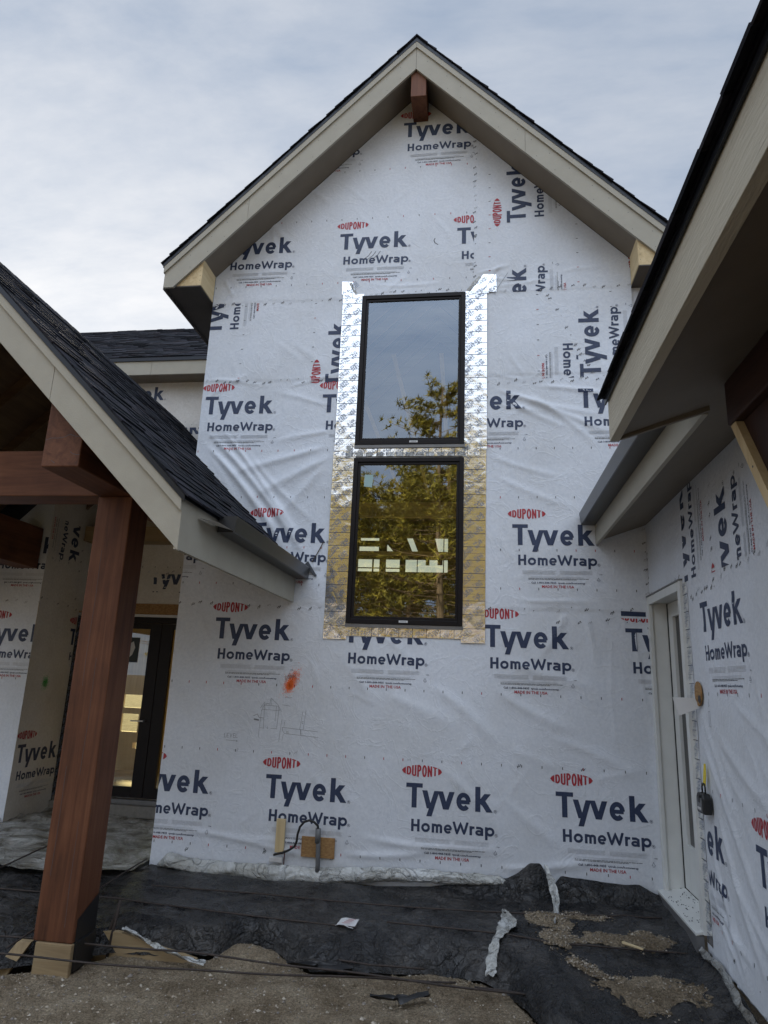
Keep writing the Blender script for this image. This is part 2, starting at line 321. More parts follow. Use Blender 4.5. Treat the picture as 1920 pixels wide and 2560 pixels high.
# ---------------------------------------------------------------- lettering (strokes)
def resample(pts, step=0.03):
    o = [pts[0]]
    for a, b in zip(pts, pts[1:]):
        d = math.dist(a, b); k = max(1, int(math.ceil(d / step)))
        for i in range(1, k + 1): o.append((a[0] + (b[0] - a[0]) * i / k, a[1] + (b[1] - a[1]) * i / k))
    return o
def ribbon(pts, w, step=0.03):
    pts = resample(pts, step); n = len(pts); L_ = []; Q = []
    for i, p in enumerate(pts):
        a = pts[max(i - 1, 0)]; b = pts[min(i + 1, n - 1)]
        d1 = np.array(p) - np.array(a) if i > 0 else np.array(b) - np.array(p)
        d2 = np.array(b) - np.array(p) if i < n - 1 else d1
        d1 = d1 / (np.linalg.norm(d1) + 1e-9); d2 = d2 / (np.linalg.norm(d2) + 1e-9); t = d1 + d2; t /= (np.linalg.norm(t) + 1e-9)
        nn = np.array((-t[1], t[0])); c = max(0.55, abs(t @ d1)); L_.append((np.array(p) + nn * w / 2 / c, np.array(p) - nn * w / 2 / c))
    for (a, b), (c, d) in zip(L_, L_[1:]): Q.append([tuple(a), tuple(b), tuple(d), tuple(c)])
    return Q
def clip(poly, hp):           # keep a*x+b*y<=c
    a, b, c = hp; o = []
    for i in range(len(poly)):
        p = poly[i]; q = poly[(i + 1) % len(poly)]; dp = a * p[0] + b * p[1] - c; dq = a * q[0] + b * q[1] - c
        if dp <= 0: o.append(p)
        if (dp < 0 < dq) or (dq < 0 < dp): t = dp / (dp - dq); o.append((p[0] + (q[0] - p[0]) * t, p[1] + (q[1] - p[1]) * t))
    return o
def arc(cx, cy, rx, ry, a0, a1, n=14): return [(cx + rx * math.cos(R_(a0 + (a1 - a0) * i / n)), cy + ry * math.sin(R_(a0 + (a1 - a0) * i / n))) for i in range(n + 1)]
def letter(ch, x, w, b, xh, cap, sw):
    """strokes as (points, width, zmin, zmax)"""
    r = sw / 2; S = []
    def st(p, ww=sw, lo=b - 9, hi=b + 9): S.append((p, ww, lo, hi))
    if ch == 'T': st([(x, b + cap - r * .8), (x + w, b + cap - r * .8)], sw * .8); st([(x + w / 2, b + cap - sw * .5), (x + w / 2, b)])
    elif ch == 'y':
        st([(x + r * .7, b + xh + .03), (x + w * .52, b - xh * .12)], sw * .98, b, b + xh); st([(x + w + .2 * w - r, b + xh * 1.3), (x + w * .50 - (w * .5) * .28, b - xh * .75)], sw * .98, b - xh * .43, b + xh)
    elif ch == 'v':
        st([(x + r * .6 - .06 * w, b + xh * 1.2), (x + w * .40, b + r * .9), (x + w * .52, b + r * .9), (x + w - r * .6, b + xh * 1.2)], sw * .98, b, b + xh)
    elif ch == 'e':
        cx, rx, ry = x + w / 2, w / 2 - r, xh / 2 - r * .8; cy = b + xh / 2
        st([(x + sw * .8, cy - .02 * xh), (x + w - r * .6, cy - .02 * xh)], sw * .72); st(arc(cx, cy, rx, ry, 0, 318, 20), sw * .86)
    elif ch == 'k':
        st([(x + r, b), (x + r, b + cap)]); st([(x + sw * .9, b + xh * .46), (x + w * .98 - r * .4, b + xh * 1.15)], sw * .95, b, b + xh); st([(x + sw * 1.15, b + xh * .70), (x + w * 1.02 - r * .3, b - xh * .1)], sw, b, b + xh)
    elif ch == 'H':
        for xx in (x + r, x + w - r): st([(xx, b), (xx, b + cap)])
        st([(x + sw, b + cap / 2), (x + w - sw, b + cap / 2)], sw * .9)
    elif ch == 'o': st(arc(x + w / 2, b + xh / 2, w / 2 - r, xh / 2 - r * .9, 0, 360, 20), sw * .92)
    elif ch == 'm':
        st([(x + r, b), (x + r, b + xh)]); h = (w - sw) / 2
        for k in (0, 1): st([(x + r + h * k, b + xh * .62)] + arc(x + r + h * (k + .5), b + xh - h * .62, h / 2, h * .62 - r, 180, 0, 8)[1:] + [(x + r + h * (k + 1), b)], sw * .92)
    elif ch == 'W': st([(x + r * .6, b + cap), (x + w * .27, b + r * .4), (x + w * .5, b + cap * .86), (x + w * .73, b + r * .4), (x + w - r * .6, b + cap)], sw * .92, b, b + cap)
    elif ch == 'r': st([(x + r, b), (x + r, b + xh)]); st([(x + r, b + xh * .55), (x + w * .45, b + xh - r), (x + w, b + xh - r)], sw * .85)
    elif ch == 'a':
        st([(x + w * .12, b + xh - r), (x + w * .6, b + xh - r), (x + w - r, b + xh * .72), (x + w - r, b)], sw * .9); st(arc(x + w * .48, b + xh * .31, w * .42 - r * .6, xh * .31 - r * .8, 20, 340, 16), sw * .85)
    elif ch == 'p': st([(x + r, b - xh * .42), (x + r, b + xh)]); st(arc(x + w / 2 + r * .3, b + xh / 2, w / 2 - r, xh / 2 - r * .9, -170, 170, 18), sw * .9)
    elif ch == 'D': st([(x + r, b), (x + r, b + cap)]); st([(x + r, b + r)] + arc(x + w * .35, b + cap / 2, w * .65 - r, cap / 2 - r, -90, 90, 8) + [(x + r, b + cap - r)])
    elif ch == 'U': st([(x + r, b + cap), (x + r, b + w * .45)] + arc(x + w / 2, b + w * .45, w / 2 - r, w * .45 - r, 180, 360, 6)[1:] + [(x + w - r, b + cap)])
    elif ch == 'P': st([(x + r, b), (x + r, b + cap)]); st([(x + r, b + cap - r)] + arc(x + w * .4, b + cap * .72, w * .6 - r, cap * .28 - r, 90, -90, 8) + [(x + r, b + cap * .44 + r)])
    elif ch == 'O': st(arc(x + w / 2, b + cap / 2, w / 2 - r, cap / 2 - r, 0, 360, 18))
    elif ch == 'N': st([(x + r, b), (x + r, b + cap)]); st([(x + w - r, b), (x + w - r, b + cap)]); st([(x + r, b + cap), (x + w - r, b)], sw * .8, b, b + cap)
    elif ch == 'L': st([(x, b + cap), (x, b), (x + w, b)])
    elif ch == 'E': st([(x + w, b + cap), (x, b + cap), (x, b), (x + w, b)]); st([(x, b + cap / 2), (x + w * .8, b + cap / 2)])
    elif ch == 'V': st([(x, b + cap), (x + w / 2, b), (x + w, b + cap)])
    return S
def strokes2polys(S, mat, step=0.03):
    out_ = []
    for p, w, lo, hi in S:
        k = []
        for q in ribbon(p, w, step):
            if lo > -8: q = clip(q, (0, -1, -lo)) if lo > -8 and len(q) > 2 else q
            if hi < 8 and len(q) > 2: q = clip(q, (0, 1, hi))
            if len(q) > 2: k.append(q)
        out_.append((k, mat))
    return out_
def word(s, xs, b, xh, cap, sw, mat): 
    o = []
    for ch, (x, w) in zip(s, xs): o += strokes2polys(letter(ch, x, w, b, xh, cap, sw), mat)
    return o
_tc = {}
def text_polys(s, size, mat):
    if s not in _tc:
        cu = bpy.data.curves.new('t', 'FONT'); cu.body = s; cu.size = 1; cu.resolution_u = 1; cu.fill_mode = 'FRONT'; cu.offset = 0.022
        o = bpy.data.objects.new('t', cu); COL.objects.link(o); dg = bpy.context.evaluated_depsgraph_get(); me = o.evaluated_get(dg).to_mesh()
        me.calc_loop_triangles(); v = [tuple(p.co)[:2] for p in me.vertices]; _tc[s] = [[v[i] for i in t.vertices] for t in me.loop_triangles]
        o.evaluated_get(dg).to_mesh_clear(); bpy.data.objects.remove(o); bpy.data.curves.remove(cu)
    return _tc[s]
def fit_text(s, x0, x1, y0, h, mat):
    tr = text_polys(s, 1, mat); xs = [p[0] for t in tr for p in t]; ys = [p[1] for t in tr for p in t]; a, b = min(xs), max(xs); hh = 0.70
    return [([[(x0 + (p[0] - a) / (b - a) * (x1 - x0), y0 + p[1] / hh * h) for p in t] for t in tr], mat)]
def rmark(x, y, r):
    return strokes2polys([(arc(x, y, r, r, 0, 360, 10), r * .16, -9, 9), ([(x - r * .3, y - r * .5), (x - r * .3, y + r * .5), (x + r * .25, y + r * .35), (x + r * .2, y), (x - r * .3, y)], r * .2, -9, 9), ([(x, y), (x + r * .35, y - r * .5)], r * .2, -9, 9)], NAVY)
def build_logo():
    o = word('Tyvek', [(0, .149), (.144, .142), (.295, .142), (.450, .134), (.620, .140)], 0, .150, .207, .0455, NAVY)
    o += word('HomeWrap', [(.053, .076), (.143, .080), (.237, .094), (.343, .075), (.424, .136), (.571, .044), (.620, .072), (.706, .080)], -.196, .074, .102, .0225, NAVY)
    o += rmark(.795, .010, .013) + rmark(.803, -.186, .013)
    # lens shaped emblem
    xs = [(0, .042), (.048, .040), (.096, .038), (.140, .044), (.190, .042), (.238, .040)]
    D_ = word('DUPONT', xs, 0, .05, .1, .0150, RED)
    def lens(p): 
        h = .104 - .046 * (abs(p[0] - .138) / .15) ** 2; return (p[0], .312 + (p[1] - .05) * h / .1)
    for k, (polys, m) in enumerate(D_): D_[k] = ([[lens(p) for p in q] for q in polys], m)
    # scale stroke thickness in y is handled by drawing horizontals thick enough
    o += D_
    for sgn, x in ((-1, -.008), (1, .286)):
        a = arc(x, .312, .036 if sgn > 0 else -.036, .040, -90, 90, 6); 
        pts = [(x, .312 - .030)] + [(x + sgn * .020, .312 - .020), (x + sgn * .036, .312), (x + sgn * .020, .312 + .020)] + [(x, .312 + .030)]
        o.append(([pts], RED))
    for (x0, x1) in ((.09, .405), (.44, .745)):
        for k in range(5): o.append((ribbon([(x0, -.248 - k * .0078), (x1 - rnd.uniform(0, .015), -.248 - k * .0078)], .0028), GREY))
    for k in range(2): o.append((ribbon([(.145 if k else .17, -.305 - k * .008), (.66, -.305 - k * .008)], .0022), GREY))
    for k in range(2):
        x = .147
        while x < .69 - k * .12: 
            l = rnd.uniform(.012, .04); o.append(([[(x, -.325 - k * .009), (x + l, -.325 - k * .009), (x + l, -.321 - k * .009), (x, -.321 - k * .009)]], BLK)); x += l + .004
    o += fit_text('Call 1-800-448-9835  tyvek.com/homewrap', .172, .672, -.372, .017, NAVY)
    o += fit_text('MADE IN THE USA', .272, .570, -.412, .0255, RED)
    o += fit_text('USA', .805, .832, -.282, .009, NAVY)
    o += strokes2polys([([(.782, -.336), (.796, -.308), (.810, -.336), (.782, -.336)], .0025, -9, 9), ([(.786, -.345), (.806, -.345)], .002, -9, 9)], NAVY)
    return o
LOGO = build_logo()

class Wall:
    def __init__(s, mp, mat, folds=(), amp=0.002, seed=1, seams=()): s.mp = mp; s.mat = mat; s.folds = list(folds); s.amp = amp; s.seed = seed; s.seams = seams; s.mb = MB(); s.lay = 0; s.hol = []
    def disp(s, u, v):
        u = np.asarray(u, float); v = np.asarray(v, float)
        d = s.amp * (fbm(u * 1.3, v * 1.3, 4, s.seed) * 3.2) + s.amp * .55 * ridged(u * 3.1 + v * 1.1, v * 2.0 - u * .6, 3, s.seed + 50)
        if u.size == 0: return u
        u0, u1, v0, v1 = u.min(), u.max(), v.min(), v.max()
        for (a, b, c, e, w, h) in s.folds:
            g = 3.6 * w + .04
            if u1 < min(a, c) - g or u0 > max(a, c) + g or v1 < min(b, e) - g or v0 > max(b, e) + g: continue
            dx, dy = c - a, e - b; l = math.hypot(dx, dy); dx /= l; dy /= l
            t = ((u - a) * dx + (v - b) * dy) / l; q = -(u - a) * dy + (v - b) * dx + 0.035 * l * np.sin(t * 3.3 + a * 5)
            ww = w * (0.6 + 0.8 * np.clip(t, 0, 1)); env = np.clip(t * 4, 0, 1) * np.clip((1 - t) * 2.5, 0, 1); env = env * env * (3 - 2 * env)
            d = d + 1.05 * h * env * np.exp(-(q / ww) ** 2) * (1 + 0.6 * np.tanh(q / ww * 1.6))
        for sm in s.seams: d = d + sm(u, v)
        return d
    def world(s, pts, off=0.0):
        a = np.array(pts, float); d = s.disp(a[:, 0], a[:, 1]) + off
        return [s.mp(u, v, dd) for (u, v), dd in zip(a, d)]
    def sheet(s, u0, u1, v0, v1, step, cuts=(), holes=(), edge=None):
        bm = bmesh.new(); nu = int((u1 - u0) / step) + 1; nv = int((v1 - v0) / step) + 1
        us = np.linspace(u0, u1, nu); vs = np.linspace(v0, v1, nv); g = [[bm.verts.new((x, y, 0)) for x in us] for y in vs]
        for j in range(nv - 1):
            for i in range(nu - 1): bm.faces.new((g[j][i], g[j][i + 1], g[j + 1][i + 1], g[j + 1][i]))
        for (a, b, c) in cuts:
            n = Vector((a, b, 0)); p = n * (c / n.length_squared)
            bmesh.ops.bisect_plane(bm, geom=bm.verts[:] + bm.edges[:] + bm.faces[:], plane_co=p, plane_no=n, clear_outer=True)
        for (a, b, c, d) in holes:
            dead = [q for q in bm.faces if a < q.calc_center_median().x < c and b < q.calc_center_median().y < d]
            bmesh.ops.delete(bm, geom=dead, context='FACES')
        bm.verts.ensure_lookup_table(); bm.verts.index_update()
        P = np.array([v.co[:2] for v in bm.verts])
        if edge is not None: P[:, 1] = P[:, 1] + np.where(P[:, 1] < v0 + .001, edge(P[:, 0]), 0)
        W = s.world(P); fs = [tuple(v.index for v in q.verts) for q in bm.faces]; bm.free(); s.mb.mesh(W, fs, s.mat)
    def add(s, polys, mat, tf, clips=(), off=0.0016):
        s.lay = (s.lay + 1) % 9; o = off + s.lay * 0.00014; pts = []; sizes = []
        for q in polys:
            q = [tf(*p) for p in q]
            for c in clips:
                q = clip(q, c)
                if len(q) < 3: break
            if len(q) < 3: continue
            if s.hol:
                mu = sum(p[0] for p in q) / len(q); mv = sum(p[1] for p in q) / len(q)
                if any(a < mu < c_ and b_ < mv < d_ for a, b_, c_, d_ in s.hol): continue
            pts += q; sizes.append(len(q))
        if not pts: return
        W = s.world(pts, o); b = 0; fs = []
        for k in sizes: fs.append(tuple(range(b, b + k))); b += k
        s.mb.mesh(W, fs, mat)
    def logo(s, ou, ov, rot=0, clips=(), mat_swap=None, sc=1.0):
        c, sn = round(math.cos(R_(rot))), round(math.sin(R_(rot)))
        for polys, m in LOGO: s.add(polys, m, lambda x, y: (ou + sc * (x * c - y * sn), ov + sc * (x * sn + y * c)), clips)
    def strokes(s, S, mat, ou=0, ov=0, rot=0, clips=(), off=0.0016):
        c, sn = math.cos(R_(rot)), math.sin(R_(rot))
        for polys, m in strokes2polys([(p, w, -9, 9) for p, w in S], mat): s.add(polys, m, lambda x, y: (ou + x * c - y * sn, ov + x * sn + y * c), clips, off)
    def ticks(s, u0, v0, u1, v1, gap=.178, clips=()):
        l = math.hypot(u1 - u0, v1 - v0); n = int(l / gap); du, dv = (u1 - u0) / l, (v1 - v0) / l
        for i in range(n + 1):
            u, v = u0 + du * gap * i, v0 + dv * gap * i; w, h = .0035, .011
            px, py = -dv, du; q = [(u + du * w + px * h, v + dv * w + py * h), (u - du * w + px * h, v - dv * w + py * h), (u - du * w - px * h, v - dv * w - py * h), (u + du * w - px * h, v + dv * w - py * h)]
            s.add([q], RED if rnd.random() < .3 else BLK, lambda x, y: (x, y), clips)
    def tape(s, u0, v0, u1, v1, gap=.11, clips=(), dens=1):
        l = math.hypot(u1 - u0, v1 - v0); n = int(l / gap * dens)
        for i in range(n + 1):
            t = (i + rnd.uniform(-.25, .25)) / max(n, 1); u = u0 + (u1 - u0) * t; v = v0 + (v1 - v0) * t
            u += rnd.uniform(-.01, .01); v += rnd.uniform(-.022, .022); a = rnd.choice((25, 35, 205)) + rnd.uniform(-12, 12); k = rnd.choice((0, 1, 1, 2)); m = BLK if rnd.random() < .65 else GREY
            if k == 0: S = [([(0, 0), (.012, .004)], .006)]
            elif k == 1: S = [([(-.022, -.008), (-.005, .004), (.003, -.006), (.020, .006)], .006), ([(-.01, -.014), (.006, -.012)], .004), ([(.012, .004), (.016, -.010)], .005)]
            else: S = [([(-.016, 0), (-.006, .010), (.0, -.002)], .007), ([(.004, .006), (.016, .010), (.014, -.006)], .006)]
            s.strokes(S, m, u, v, a, clips)
    def build(s, name, parent, label=None, smooth=True):
        o = s.mb.build(name, parent, label); me = o.data
        k = s.mb.mi(s.mat); me.polygons.foreach_set('use_smooth', [m == k for m in s.mb.m]); return o

# ================================================================= THE HOUSE
D = 6.5; XL, XR, XC = -3.02, 1.563, -0.73
house = thing('house', 'unfinished gabled house wrapped in white building paper with two stacked dark windows', 'house', (XC, D, 0))

def seg(*a): return a
mfolds = [
    (.10, 4.64, 1.30, 4.22, .030, .010), (.30, 4.62, 1.35, 3.98, .035, .012), (.45, 4.60, 1.20, 3.85, .030, .009), (.20, 4.55, .95, 4.05, .030, .008), (.55, 4.63, 1.45, 4.42, .03, .009), (.15, 4.45, .7, 4.3, .022, .006),
    (.48, 4.68, .30, 5.05, .02, .006), (.48, 4.68, .80, 4.86, .018, .005), (.48, 4.68, .10, 4.80, .018, .005),
    (-1.55, 4.06, -2.75, 3.60, .05, .012), (-1.52, 3.95, -2.50, 3.30, .06, .013), (-1.50, 4.20, -2.2, 4.02, .035, .008), (-1.6, 3.86, -2.2, 3.0, .06, .010), (-1.5, 4.45, -2.3, 4.62, .03, .006),
    (-3.00, 4.16, -1.55, 2.66, .040, .022), (-2.86, 4.20, -1.60, 2.86, .030, .016), (-3.0, 4.02, -1.8, 2.76, .045, .024), (-2.5, 4.0, -1.55, 3.05, .03, .008),
    (-3.0, 4.5, -2.4, 4.9, .025, .006), (-3.0, 4.75, -2.2, 4.68, .02, .007), (-2.1, 4.68, -1.3, 4.8, .018, .006), (-3.0, 5.6, -2.7, 5.95, .02, .008), (-2.95, 5.5, -2.72, 5.8, .02, .007), (-2.95, 6.05, -2.75, 5.75, .018, .008),
    (.10, 1.62, .95, 1.15, .06, .010), (.2, 1.9, 1.2, 1.5, .07, .008), (-.5, 1.6, .3, 1.0, .07, .010), (-.9, 1.55, -.1, 1.1, .08, .008), (-1.3, 1.8, -.9, 1.35, .06, .007), (.6, 1.2, 1.5, .8, .05, .007),
    (-.4, .9, .3, .25, .07, .008), (.2, .7, .8, .15, .06, .008), (-1.1, .3, .4, .16, .04, .012), (-2.9, .14, -1.0, .06, .03, .012), (-2.2, .22, -1.3, .10, .03, .008), (-1.25, .10, -.3, .18, .035, .012), (.1, .1, 1.2, .2, .035, .010),
    (.05, 3.90, .85, 3.60, .03, .006), (.1, 3.7, 1.0, 3.25, .04, .006), (-.05, 5.95, .35, 6.06, .016, .010), (-.02, 5.92, .45, 5.85, .014, .008), (-.05, 5.84, .30, 6.10, .014, .006), (.1, 5.8, .9, 5.88, .02, .006), (.8, 5.9, 1.5, 6.0, .02, .006),
    (1.45, 2.35, 1.5, 1.0, .02, .006), (1.2, 2.2, 1.25, .9, .015, .004), (.80, 2.35, .5, 1.8, .05, .008), (.95, 2.32, 1.1, 1.7, .04, .007), (.3, 2.45, 1.2, 2.36, .02, .006), (-1.2, 5.88, -.3, 5.86, .015, .006),
    (-2.55, 7.0, -2.1, 6.35, .035, .006), (-2.0, 7.2, -1.7, 6.9, .03, .005), (-2.4, 6.8, -2.3, 6.2, .03, .005), (-.6, 7.6, -.3, 7.0, .03, .005)]
r2 = random.Random(11)
for i in range(46):
    a = r2.uniform(-3, 1.4); b = r2.uniform(.2, 7.2); an = R_(r2.choice((-35, -50, -20, 30, -60)) + r2.uniform(-15, 15)); l = r2.uniform(.25, .8)
    mfolds.append((a, b, a + l * math.cos(an), b + l * math.sin(an), r2.uniform(.02, .05), r2.uniform(.0015, .0045)))
def lap(v0, h=.004): return lambda u, v: h * np.clip((v - v0) / .012, 0, 1) * np.clip(1 - (v - v0) / .5, 0, 1) + h * 1.2 * np.exp(-((v - v0) / .03) ** 2) * fbm(u * 9, v * 3, 3, 5)
def lapv(u, v): return .003 * np.clip((u + .07) / .012, 0, 1) * np.clip(1 - (u + .07) / .4, 0, 1) * (v > 5.72)
W0 = Wall(lambda u, v, d: (u, D - .004 - d, v), MW, mfolds, .0022, 3, (lap(2.32), lap(4.74), lap(5.71), lapv))
GS = 1.03; GT = 8.415
gc = [(-GS, 1, GT - GS * XC * -1 * -1 + 0), (GS, 1, GT + GS * XC)]
gc = [(-GS, 1, GT - GS * XC), (GS, 1, GT + GS * XC)]
WINS = [(-1.284, 3.985, -.155, 5.722), (-1.284, 2.152, -.155, 3.842)]
W0.sheet(XL, XR, -.13, GT, .0175, gc, [(a + .03, b + .03, c - .03, d - .03) for a, b, c, d in WINS], edge=lambda u: .03 * fbm(u * 3, u * 0, 3, 9))
W0.hol = [(a + .01, b + .01, c - .01, d - .01) for a, b, c, d in WINS]
tp = [(-1, 0, -XL), (1, 0, XR)] + gc
for x in (-3.288, -1.966, -.648, .673): W0.logo(x, .530, 0, tp)
for x in (-2.609, -1.297, .052, 1.332): W0.logo(x, 1.970, 0, tp + ([(0, 1, 2.268)] if x > 1 else []) + ([(0, 1, 2.03)] if -1.4 < x < -1.2 else []))
for x in (-3.62, -2.31, .318): W0.logo(x, 2.948, 0, tp)
for x in (-2.977, -1.663, -.352, .985): W0.logo(x, 4.364, 0, tp + [(0, 1, 4.60 if x > .9 else 4.745)])
lw = [(0, -1, -5.71)]
for x in (-2.911, -1.581, -.255): W0.logo(x, 6.340, 0, tp + lw + [(1, 0, -.07)])
W0.logo(-.898, 7.815, 0, tp + [(1, 0, -.07)]); W0.logo(-2.2, 7.815, 0, tp)
W0.logo(.495, 6.579, 90, tp); W0.logo(.490, 5.228, 90, tp + lw)
W0.logo(1.912, 5.897, 90, tp + lw); W0.logo(1.220, 4.700, 90, tp + [(0, 1, 5.71), (0, -1, -4.70), (-1, 0, -1.0)])
W0.logo(-2.882, 5.335, 90, tp + [(0, 1, 5.71)]); W0.logo(-1.443, 4.660, 90, tp + [(0, -1, -4.70)])
W0.logo(1.045, 5.138, -90, tp + [(0, -1, -4.70), (1, 0, 1.0), (0, 1, 5.10)])
for z in (.53 - .435, .53 + .40, 1.97 - .425, 1.97 + .93, 2.948 - .425, 4.364 - .425, 2.948 + .48, 6.34 - .425, 6.34 + .40, 7.815 - .425):
    W0.ticks(-3.0, z, 1.55, z, clips=tp + ([(1, 0, -.10)] if z > 5.72 else []))
for u in (-2.62, -1.81, .60, 1.35): W0.ticks(u, 4.78, u, 5.68, clips=tp)
for u in (.10, 1.03): W0.ticks(u, 5.8, u, 7.4, clips=tp)
W0.tape(-3.0, 2.31, -1.52, 2.31, clips=tp); W0.tape(.08, 2.33, 1.54, 2.33, clips=tp); W0.tape(.75, 2.22, 1.5, 2.25, .13, clips=tp)
W0.tape(-2.98, 4.745, -1.52, 4.735, .09, clips=tp); W0.tape(.10, 4.66, 1.54, 4.70, .09, clips=tp)
W0.tape(-2.98, 5.70, -1.53, 5.71, clips=tp); W0.tape(.15, 5.72, 1.54, 5.75, clips=tp); W0.tape(-.06, 5.95, -.06, 7.85, .085, clips=tp); W0.tape(-1.2, 5.76, -.2, 5.76, .07, clips=tp)
W0.tape(.70, 5.68, .98, 5.05, .10, clips=tp); W0.tape(.98, 5.05, 1.15, 4.75, .06, clips=tp, dens=1.5); W0.tape(1.54, 3.1, 1.545, 2.1, .10, clips=tp); W0.tape(-2.4, .93, 1.0, .93, .75, clips=tp); W0.tape(-2.6, .06, .3, .10, .7, clips=tp)
# dark bar of a covered logo, crease marks, a hooked slit
W0.add([[(1.30, 2.290), (1.52, 2.286), (1.52, 2.328), (1.30, 2.334)]], NAVY, lambda x, y: (x, y), tp)
W0.strokes([([(0, .07), (-.012, .04), (0, .01), (.035, -.015)], .008)], BLK, -.50, 6.36)
for k in range(3): W0.strokes([([(0, 0), (.06, .05), (.09, .10)], .006)], BLK, -1.30 + k * .05, 6.20)
# orange spray and pencilled notes
def spray(wl, cu, cv, su, sv, n, mat, sd, tilt=0.0):
    r = random.Random(sd); q = []
    for i in range(n):
        a, b = r.gauss(0, 1), r.gauss(0, 1); u = cu + a * su + b * tilt; v = cv + b * sv; s_ = r.uniform(.0015, .0045); t = r.uniform(0, 6.28)
        q.append([(u + s_ * math.cos(t + k * 2.1), v + s_ * math.sin(t + k * 2.1)) for k in range(3)])
    wl.add(q, mat, lambda x, y: (x, y))
spray(W0, -1.785, 1.585, .030, .050, 1500, ORANGE, 3, .020); spray(W0, -1.80, 1.545, .016, .020, 1500, ORANGE, 4, .004)
S = []
for ch, (x, w) in zip('DOVVN', [(0, .018), (.024, .018), (.047, .014), (.061, .014), (.080, .018)]): S += [(p, .003) for p, _, _, _ in letter(ch, x, w, 0, .03, .034, .001)]
W0.strokes(S, PENC, -1.845, 1.60, 12, off=.004)
S = []
for ch, x in zip('LEVEL', (0, .026, .056, .088, .114)): S += [(p, .0032) for p, _, _, _ in letter(ch, x, .019, 0, .03, .036, .001)]
S += [([(.02, -.025), (.135, -.030)], .003), ([(.12, -.022), (.135, -.030), (.12, -.037)], .003)]
W0.strokes(S, PENC, -2.41, 1.045)
pk = [([(-2.075, 1.325), (-2.035, 1.385), (-2.03, 1.14)], .0028), ([(-2.06, 1.30), (-2.04, 1.355), (-1.90, 1.35), (-1.885, 1.31)], .0028), ([(-2.055, 1.315), (-1.89, 1.31)], .0025), ([(-1.985, 1.36), (-1.978, 1.425), (-1.90, 1.36), (-1.865, 1.30)], .0028), ([(-1.97, 1.42), (-1.965, 1.36)], .0025),
      ([(-1.915, 1.35), (-1.92, 1.21)], .0025), ([(-1.89, 1.32), (-1.90, 1.14)], .0025), ([(-2.06, 1.31), (-2.075, 1.06)], .0025), ([(-2.065, 1.145), (-2.02, 1.145)], .0025), ([(-1.96, 1.145), (-1.905, 1.145)], .0025), ([(-1.86, 1.365), (-1.78, 1.355)], .0025),
      ([(-1.84, 1.13), (-1.845, 1.16), (-1.50, 1.135)], .0028), ([(-1.84, 1.13), (-1.82, 1.105), (-1.49, 1.085)], .0028), ([(-1.825, 1.21), (-1.83, 1.165)], .0025), ([(-1.83, 1.10), (-1.84, 1.04)], .0025), ([(-1.855, 1.23), (-1.87, 1.03)], .0025),
      ([(-1.655, 1.31), (-1.675, 1.145)], .0025), ([(-1.625, 1.325), (-1.64, 1.145)], .0025), ([(-1.665, 1.145), (-1.66, 1.10)], .005), ([(-1.66, 1.215), (-1.645, 1.225), (-1.65, 1.20), (-1.66, 1.21)], .003), ([(-1.80, 1.13), (-1.80, 1.11), (-1.785, 1.13), (-1.785, 1.105)], .003),
      ([(-1.84, 1.43), (-1.82, 1.44), (-1.80, 1.43), (-1.77, 1.435)], .003), ([(-2.14, 1.25), (-2.10, 1.27), (-2.08, 1.24), (-2.03, 1.235)], .004), ([(-2.13, 1.222), (-2.08, 1.215)], .014), ([(-2.00, 1.15), (-1.985, 1.14), (-1.99, 1.16)], .003), ([(-2.02, 1.36), (-2.01, 1.375), (-1.99, 1.365)], .003)]
W0.strokes(pk, PENC)
# flap of excess wrap bulging over the porch roof flashing, torn dark bits
W0.strokes([([(-1.66, 2.75), (-1.60, 2.86), (-1.555, 2.955)], .010)], simple('torn edge', (.05, .035, .02)), off=.012)
W0.add([[(-1.74, 2.72), (-1.62, 2.60), (-1.60, 2.61), (-1.70, 2.76)]], BLK, lambda x, y: (x, y), off=.012)
W0.build('gable_wall', house, 'white wrapped gable wall printed with navy lettering')

# left return of the bay, unseen corner and the core behind the wrap
m = MB(); m.box((XL + .001, D + .002, -.2), (XL + .12, 12.5, 6.02), MW); m.build('bay_side_wall', house)
m = MB(); m.box((XR - .002, D + .02, 3.25), (XR + .1, 12.5, 6.02), MW); m.build('bay_side_wall', house)

